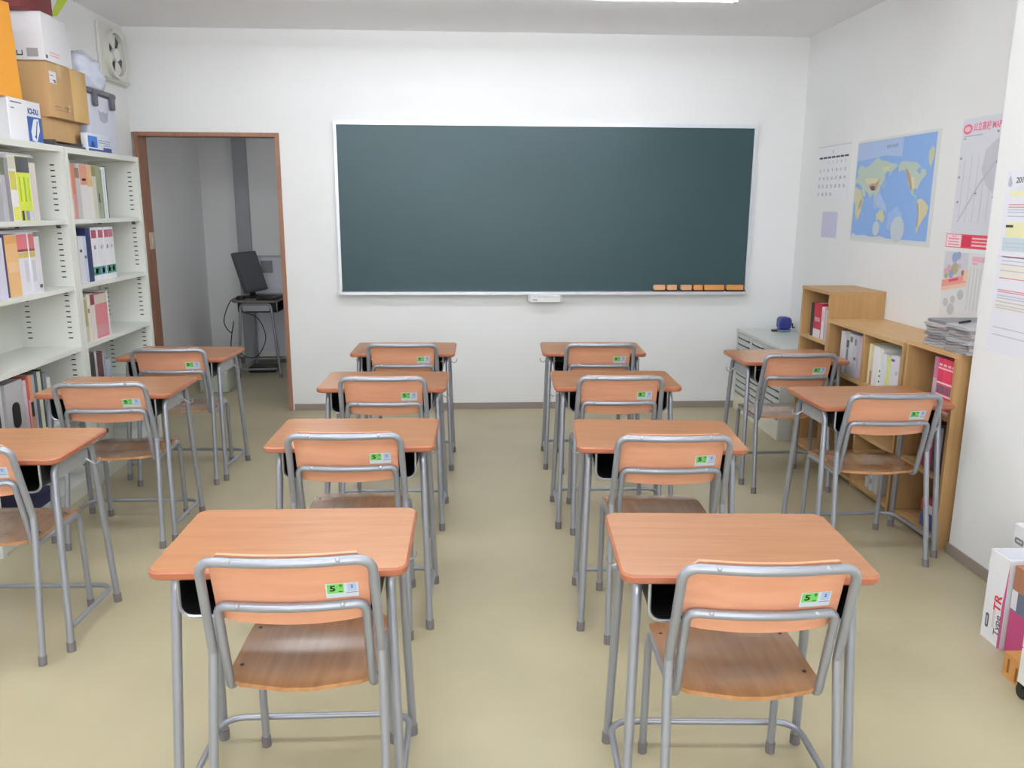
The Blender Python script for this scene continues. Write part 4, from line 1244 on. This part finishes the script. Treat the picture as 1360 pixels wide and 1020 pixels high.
# lavender paper
b = MB(); s = Sheet((0, 0, 0), (0, -1, 0), (0, 0, 1))
b.prism(rrect(0, 0.235, 0, 0.172, 0.015, 4), 0.0005, 0.0016, M=s.M)
o = b.build('lavender_sheet', flat((206, 206, 228), 0.7)); o.location = (XR, 5.663, 1.325)
tag(o, 'small blank lavender paper under the wall calendar', 'paper')
# world map
t, s, wv, hv = wall_sheet('world_map', 'blue world map poster on the right wall', 'map', XR, 5.22, 4.29, 1.318, 1.93, flat((222, 224, 222)))
R_(s, 'ocean', [(0.012, wv - 0.035, 0.03, hv - 0.014)], (142, 178, 230), t)
def GEO(l):
    o = []
    for lo, la in l:
        u = min(0.955, max(0.016, (lo + 5) / 347))
        v = 0.375 + 0.254 * 1.25 * math.log(math.tan(PI / 4 + 0.4 * math.radians(la)))
        o.append((u * wv, min(0.965, max(0.055, v)) * hv))
    return o
def UV(l): return [(u * wv, v * hv) for u, v in l]
def disc(u, v, r, n=20): return [(u * wv + r * math.cos(2 * PI * k / n), v * hv + r * math.sin(2 * PI * k / n)) for k in range(n)]
s.poly('pale_sea', [[(0.013, 0.80 * hv), (0.40 * wv, 0.83 * hv), (0.60 * wv, 0.80 * hv), (0.60 * wv, 0.974 * hv), (0.013, 0.974 * hv)]], flat((176, 196, 230)), t, off=0.0023)
s.poly('shallow_sea', [GEO([(95, 12), (120, 24), (135, 12), (155, -4), (160, -18), (130, -8), (100, -10)])], flat((168, 194, 234)), t, off=0.0023)
s.poly('shallow_sea', [GEO([(168, -20), (200, -5), (225, -20), (230, -45), (190, -52), (165, -48)])], flat((160, 188, 232)), t, off=0.0023)
EUR = [(-5, 43), (0, 50), (8, 54), (10, 60), (5, 62), (15, 69), (28, 71), (40, 67), (60, 69), (75, 73), (100, 78), (115, 74), (140, 73), (160, 70), (180, 69), (190, 66), (180, 63), (170, 60), (163, 58), (160, 53), (156, 52), (158, 60), (145, 59), (136, 54), (141, 52), (135, 44), (130, 42), (128, 36), (126, 35), (125, 39), (121, 39), (122, 31), (117, 24), (109, 21), (106, 12), (103, 10), (104, 2), (100, 8), (97, 16), (90, 22), (82, 16), (78, 8), (73, 18), (67, 24), (57, 26), (50, 30), (57, 20), (45, 13), (36, 28), (35, 36), (28, 37), (27, 41), (20, 40), (13, 45), (10, 44), (3, 42), (-5, 36)]
AFR = [(-5, 35), (10, 36), (20, 32), (32, 31), (43, 12), (51, 11), (40, -5), (40, -16), (33, -27), (27, -34), (18, -34), (12, -18), (9, 0), (5, 5), (-5, 5)]
AUS = [(114, -22), (122, -18), (130, -12), (137, -14), (142, -11), (146, -19), (153, -27), (150, -37), (140, -38), (130, -32), (116, -35)]
NAM = [(192, 66), (204, 71), (230, 70), (265, 68), (280, 62), (265, 58), (282, 52), (284, 60), (300, 58), (305, 52), (294, 46), (285, 40), (279, 32), (279, 26), (270, 30), (262, 26), (264, 18), (275, 15), (278, 8), (270, 14), (255, 19), (246, 31), (237, 38), (235, 48), (225, 58), (210, 60), (195, 57)]
SAM = [(282, 8), (298, 10), (310, 4), (325, -6), (320, -22), (311, -28), (302, -38), (294, -45), (291, -54), (286, -48), (289, -30), (290, -18), (280, -6)]
s.poly('continent', [GEO(EUR), GEO(NAM)], flat((190, 204, 192)), t, off=0.0028)
s.poly('continent', [GEO(AFR), GEO(AUS), GEO(SAM)], flat((212, 208, 172)), t, off=0.0028)
s.poly('island', [GEO(q) for q in [[(130, 32), (136, 34), (141, 36), (142, 40), (145, 44), (141, 45), (139, 39), (133, 35)], [(109, 1), (117, 6), (118, -3), (111, -3)], [(131, -2), (145, -5), (150, -10), (140, -8)], [(96, 5), (105, -5), (113, -8), (104, -4)], [(166, -46), (174, -41), (178, -38), (173, -44)], [(44, -24), (50, -16), (48, -24)], [(315, 82), (338, 80), (338, 72), (317, 60), (308, 68), (306, 77)]]], flat((206, 208, 180)), t, off=0.0028)
s.poly('dry_land', [GEO(q) for q in [[(48, 50), (70, 52), (100, 50), (118, 48), (112, 38), (95, 40), (75, 42), (55, 42)], [(125, 66), (165, 67), (150, 62), (130, 60)], [(245, 50), (262, 48), (266, 32), (258, 26), (248, 34), (240, 44)]]], flat((218, 212, 174)), t, off=0.0033)
s.poly('highland', [GEO(q) for q in [[(68, 38), (80, 42), (100, 42), (118, 50), (112, 40), (104, 28), (88, 28), (74, 32)], [(222, 62), (232, 60), (246, 50), (252, 40), (258, 24), (248, 30), (240, 42), (230, 52)], [(281, 2), (286, 0), (291, -16), (293, -30), (291, -46), (287, -40), (289, -20), (281, -6)], [(28, 0), (38, 12), (42, 8), (36, -6), (30, -14), (26, -8)]]], flat((188, 162, 138)), t, off=0.0038)
s.poly('high_plateau', [GEO([(76, 36), (86, 38), (98, 36), (98, 29), (86, 28), (78, 31)])], flat((128, 88, 76)), t, off=0.0043)
s.poly('polar_ice', [[(0.013, 0.032 * hv), (0.04 * wv, 0.085 * hv), (0.10 * wv, 0.06 * hv), (0.2 * wv, 0.07 * hv), (0.3 * wv, 0.055 * hv), (0.42 * wv, 0.07 * hv), (0.5 * wv, 0.05 * hv), (0.7 * wv, 0.045 * hv), (0.9 * wv, 0.05 * hv), (0.95 * wv, 0.032 * hv)]], flat((216, 220, 222)), t, off=0.0035)
s.poly('inset_map', [disc(0.36, 0.14, 0.042), disc(0.63, 0.14, 0.075)], flat((198, 210, 218)), t, off=0.0042)
s.text('title_lettering', 'せかいちず', 0.026, flat((120, 130, 150)), t, wv * 0.47, hv * 0.905, off=0.004)
# railway style MAP poster
t, s, wv, hv = wall_sheet('school_map_poster', 'tall white MAP poster with pink heading on right wall', 'poster', XR, 4.105, 3.72, 1.40, 1.952, flat((224, 224, 232)))
s.poly('heading_logo', [[(0.045 + 0.038 * math.cos(2 * PI * k / 16), hv - 0.050 + 0.024 * math.sin(2 * PI * k / 16)) for k in range(16)]], flat((232, 120, 150)), t, off=0.0018)
s.poly('heading_logo', [[(0.045 + 0.026 * math.cos(2 * PI * k / 16), hv - 0.050 + 0.013 * math.sin(2 * PI * k / 16)) for k in range(16)]], flat((240, 196, 206)), t, off=0.0023)
s.text('heading_lettering', '公立高校 MAP', 0.042, flat((236, 128, 158)), t, 0.198, hv - 0.047, off=0.002, bold=0.001, sx=0.82)
R_(s, 'fine_print', [(0.02, 0.17, hv - 0.085, hv - 0.081), (0.02, 0.04, hv - 0.098, hv - 0.09)], (176, 176, 190), t)
s.poly('grey_region', [UV([(0.55, 0.72), (0.75, 0.80), (0.95, 0.78), (0.97, 0.40), (0.8, 0.34), (0.62, 0.42), (0.50, 0.55)])], flat((208, 208, 216)), t, off=0.0018)
rl = random.Random(5)
R_(s, 'map_columns', [(0.05 + 0.055 * k, 0.05 + 0.055 * k + 0.004, 0.06, 0.30 + 0.1 * rl.random()) for k in range(6)], (206, 206, 220), t, 0.0023)
R_(s, 'map_marks', [(u, u + 0.016, v, v + 0.009) for u, v in [(0.01, 0.36), (0.01, 0.27), (0.28, 0.47), (0.16, 0.19), (0.02, 0.15), (0.30, 0.17), (0.30, 0.33)]], (150, 150, 160), t, 0.0028)
s.poly('route_line', [UV([(0.1, 0.1), (0.12, 0.1), (0.5, 0.42), (0.95, 0.72), (0.95, 0.74), (0.49, 0.44)])], flat((196, 196, 206)), t, off=0.0026)
# red strip poster
t, s, wv, hv = wall_sheet('red_banner', 'narrow red and pink printed banner below the MAP poster', 'banner', XR, 4.137, 3.72, 1.331, 1.398, flat((250, 226, 230)))
R_(s, 'red_block', [(0.13, wv, 0.0, hv)], (238, 84, 104), t)
R_(s, 'dark_red_block', [(0.14, 0.21, 0.008, hv - 0.006)], (222, 56, 86), t, 0.0023)
R_(s, 'white_lines', [(0.22, 0.40, 0.045, 0.053), (0.22, 0.39, 0.030, 0.036), (0.22, 0.36, 0.012, 0.020)], (252, 210, 212), t, 0.0028)
R_(s, 'pink_lines', [(0.02, 0.115, 0.040, 0.046), (0.02, 0.11, 0.026, 0.031), (0.02, 0.115, 0.012, 0.017), (0.045, 0.09, 0.053, 0.057)], (236, 140, 160), t)
R_(s, 'border', [(0, 0.004, 0, hv), (0, 0.13, hv - 0.003, hv), (0, 0.13, 0, 0.003)], (226, 90, 120), t, 0.0023)
# flier
t, s, wv, hv = wall_sheet('school_flier', 'colourful school flier with red band above newspapers', 'flier', XR, 4.13, 3.72, 0.972, 1.312, flat((230, 230, 230)))
rl = random.Random(11)
def circ(u, v, r): return [(u + r * math.cos(2 * PI * k / 12), v + r * math.sin(2 * PI * k / 12)) for k in range(12)]
s.rects('photo_area', [(0.0, 0.20, 0.205, hv - 0.004)], flat((212, 212, 220)), t, off=0.0018)
for nm, c, lst in [('blue_photo', (150, 164, 200), [circ(0.09, 0.31, 0.026), circ(0.12, 0.32, 0.02), circ(0.07, 0.225, 0.02)]), ('olive_photo', (176, 172, 134), [circ(0.10, 0.255, 0.03), circ(0.03, 0.215, 0.016)]), ('pink_photo', (216, 168, 180), [circ(0.05, 0.25, 0.022), circ(0.135, 0.27, 0.012), circ(0.02, 0.24, 0.012)]), ('brown_photo', (160, 116, 104), [circ(0.17, 0.238, 0.014)]), ('grey_photo', (196, 198, 200), [circ(0.17, 0.13, 0.026), circ(0.05, 0.08, 0.022), circ(0.11, 0.10, 0.02), circ(0.1, 0.05, 0.03)])]:
    s.poly(nm, lst, flat(c), t, off=0.0023 + 0.0004 * len(nm) / 12)
s.poly('red_band', [[(0.0, 0.155), (0.21, 0.195), (0.21, 0.235), (0.0, 0.19)]], flat((234, 158, 150)), t, off=0.0034)
s.poly('orange_band', [[(0.0, 0.135), (0.21, 0.178), (0.21, 0.194), (0.0, 0.153)], [(0.18, 0.2), (0.21, 0.2), (0.21, 0.26), (0.18, 0.25)]], flat((240, 206, 176)), t, off=0.0034)
s.poly('red_lettering_block', [[(0.06, 0.185), (0.14, 0.2), (0.14, 0.212), (0.06, 0.197)]], flat((214, 80, 84)), t, off=0.0039)
R_(s, 'pink_heading', [(0.235, 0.345, hv - 0.042, hv - 0.018), (0.235, 0.28, hv - 0.056, hv - 0.046)], (236, 184, 204), t)
R_(s, 'text_columns', [(0.225 + 0.028 * k, 0.225 + 0.028 * k + 0.006, 0.06, hv - 0.07) for k in range(6)], (208, 210, 216), t)
s.poly('black_mark', [[(0.255, 0.022), (0.315, 0.008), (0.325, 0.02), (0.30, 0.033)]], flat((70, 72, 72)), t, off=0.0028)
# year schedule on the pillar
t, s, wv, hv = wall_sheet('schedule_poster', 'printed 2016 schedule poster on the pillar at right edge', 'poster', XP, 3.262, 2.84, 0.948, 1.672, flat((232, 232, 240)))
s.text('heading_lettering', '2016年度 年間予定', 0.031, flat((70, 72, 78)), t, 0.185, hv - 0.04, off=0.002, bold=0.0006)
s.poly('heading_mark', [[(0.01, hv - 0.06), (0.03, hv - 0.066), (0.036, hv - 0.05), (0.02, hv - 0.02), (0.012, hv - 0.03)]], flat((180, 184, 196)), t, off=0.0018)
R_(s, 'yellow_block', [(0.03, wv - 0.01, hv - 0.26, hv - 0.20), (0.03, wv - 0.01, hv - 0.10, hv - 0.08)], (236, 232, 186), t)
R_(s, 'teal_block', [(0.02, wv - 0.01, hv - 0.315, hv - 0.262)], (200, 216, 222), t)
R_(s, 'cream_block', [(0.02, wv - 0.01, 0.17, 0.215), (0.02, wv - 0.01, 0.305, 0.36)], (236, 230, 220), t)
R_(s, 'red_lines', [(0.03, wv - 0.02, v, v + 0.004) for v in (hv - 0.135, hv - 0.145, 0.245, 0.252, 0.30, 0.385)], (226, 150, 160), t, 0.0024)
R_(s, 'grey_lines', [(0.03, wv - 0.02 - 0.1 * rl.random(), v, v + 0.004) for v in (hv - 0.155, hv - 0.165, hv - 0.18, hv - 0.285, hv - 0.30, hv - 0.34, hv - 0.355, hv - 0.37, 0.33, 0.23, 0.22, 0.205, 0.19, 0.18, 0.10, 0.07)], (196, 198, 212), t, 0.0024)
R_(s, 'black_mark', [(0.03, 0.075, hv - 0.222, hv - 0.212)], (70, 74, 74), t, 0.0030)
for k, (u, v) in enumerate([(0.01, 0.01), (0.01, hv - 0.01)]):
    b = MB(); b.lathe([(0.005, 0.0017), (0.004, 0.006)], 8, M=s.M @ Matrix.Translation((u, v, 0))); b.build('pin', M_WHITEP, t)

# ------------------------------------------------------------------ boxes at the right edge
t = thing('printer_paper_carton', 'white upright carton lettered Type TR with magenta edge', 'box', (2.0, 2.585, 0))
b = MB()
x0, x1, y0, y1, h = -0.138, 0.14, -0.052, 0.056, 0.335
th = 0.004
b.box(x0, x0 + th, y0, y1, 0.0005, h); b.box(x1 - th, x1, y0, y1, 0.0005, h); b.box(x0 + th, x1 - th, y0, y0 + th, 0.0005, h); b.box(x0 + th, x1 - th, y1 - th, y1, 0.0005, h); b.box(x0 + th, x1 - th, y0 + th, y1 - th, 0.0005, 0.005)
b.build('carton_body', M_PAPER, t)
b = MB(); b.box(x0 + th, x1 - th, y0 + th, y1 - th, h - 0.045, h - 0.04); b.build('inner_flap', flat((226, 228, 236)), t)
s = Sheet((x0, y1, 0), (0, -1, 0), (0, 0, 1))
s.poly('magenta_edge', [[(0.094, 0.0), (0.108, 0.0), (0.108, 0.325), (0.104, 0.28), (0.094, 0.15)]], flat((198, 88, 142)), t, off=0.0004)
s.text('lettering_print', 'TR', 0.052, flat((216, 50, 70)), t, 0.073, 0.158, off=0.0006, bold=0.001, rot=PI / 2)
s.text('lettering_print', 'Type', 0.040, flat((84, 84, 90)), t, 0.083, 0.078, off=0.0006, bold=0.0004, rot=PI / 2, sx=1.0)
s.poly('logo_print', [rrect(0.018, 0.036, 0.045, 0.10, 0.008, 4)], flat((92, 88, 96)), t, off=0.0004)
s.rects('logo_print', [(0.024, 0.03, 0.055, 0.09)], flat((190, 188, 196)), t, off=0.0008)
R_(s, 'small_print', [(0.055, 0.058, 0.06, 0.15), (0.062, 0.064, 0.06, 0.13)], (214, 180, 190), t, 0.0004)
t = thing('multicolour_carton', 'small carton banded brown, slate, magenta and orange at right edge', 'box', (1.94, 2.43, 0))
for x0_, y0_, y1_, z0, z1, c in [(-0.165, -0.16, -0.047, 0.0005, 0.085, (206, 148, 82)), (-0.062, -0.04, 0.098, 0.0005, 0.16, (196, 76, 128)), (-0.062, -0.04, 0.098, 0.1601, 0.235, (106, 116, 138)), (-0.062, -0.04, 0.098, 0.2351, 0.322, (176, 120, 92))]:
    b = MB(); b.box(x0_, 0.15, y0_, y1_, z0, z1); b.build('printed_band', flat(c), t)
MB().box(-0.062, 0.15, -0.0469, -0.0401, 0.0005, 0.08).build('joining_flap', flat((206, 148, 82)), t)
s = Sheet((-0.062, 0.098, 0), (0, -1, 0), (0, 0, 1))
R_(s, 'white_tab', [(0.0, 0.03, 0.165, 0.235)], (232, 230, 236), t, 0.0004)
s = Sheet((-0.165, -0.047, 0), (0, -1, 0), (0, 0, 1))
R_(s, 'letter_marks', [(0.02, 0.03, 0.02, 0.07), (0.06, 0.07, 0.01, 0.06)], (150, 92, 40), t, 0.0004)
t = thing('white_storage_box', 'white box with dark mark behind the Type TR carton', 'box', (2.105, 2.78, 0))
b = MB(); b.prism(rrect(-0.045, 0.045, -0.11, 0.03, 0.004, 2), 0.0005, 0.362, bevel=0.002); b.build('carton_body', M_PAPER, t)
s = Sheet((-0.045, 0.03, 0), (0, -1, 0), (0, 0, 1))
s.poly('logo_print', [rrect(0.01, 0.06, 0.288, 0.312, 0.008, 3)], flat((130, 130, 134)), t, off=0.0004)
s.rects('logo_print', [(0.02, 0.05, 0.297, 0.304)], flat((214, 214, 218)), t, off=0.0008)
t = thing('rolling_drawer_unit', 'white drawer unit on black casters at right edge', 'drawer unit', (1.90, 2.12, 0))
b = MB(); b.box(-0.158, 0.18, -0.17, 0.14, 0.05, 0.42); b.build('carcass', M_SHELF, t)
for k in range(3):
    MB().box(-0.166, -0.1582, -0.165, 0.135, 0.056 + 0.12 * k, 0.17 + 0.12 * k).build('drawer', M_WHITEP, t)
for sx in (-0.147, 0.15):
    for sy in (-0.14, 0.125):
        b = MB(); b.lathe([(0.022, -0.012), (0.0245, -0.008), (0.0245, 0.008), (0.022, 0.012)], 14, M=Matrix.Translation((sx, sy, 0.0245)) @ Matrix.Rotation(PI / 2, 4, 'Y')); cs = b.build('caster', M_BLACK, t)
        MB().box(sx - 0.016, sx + 0.016, sy - 0.012, sy + 0.012, 0.0405, 0.0499).build('caster_fork', M_BLACK, cs)
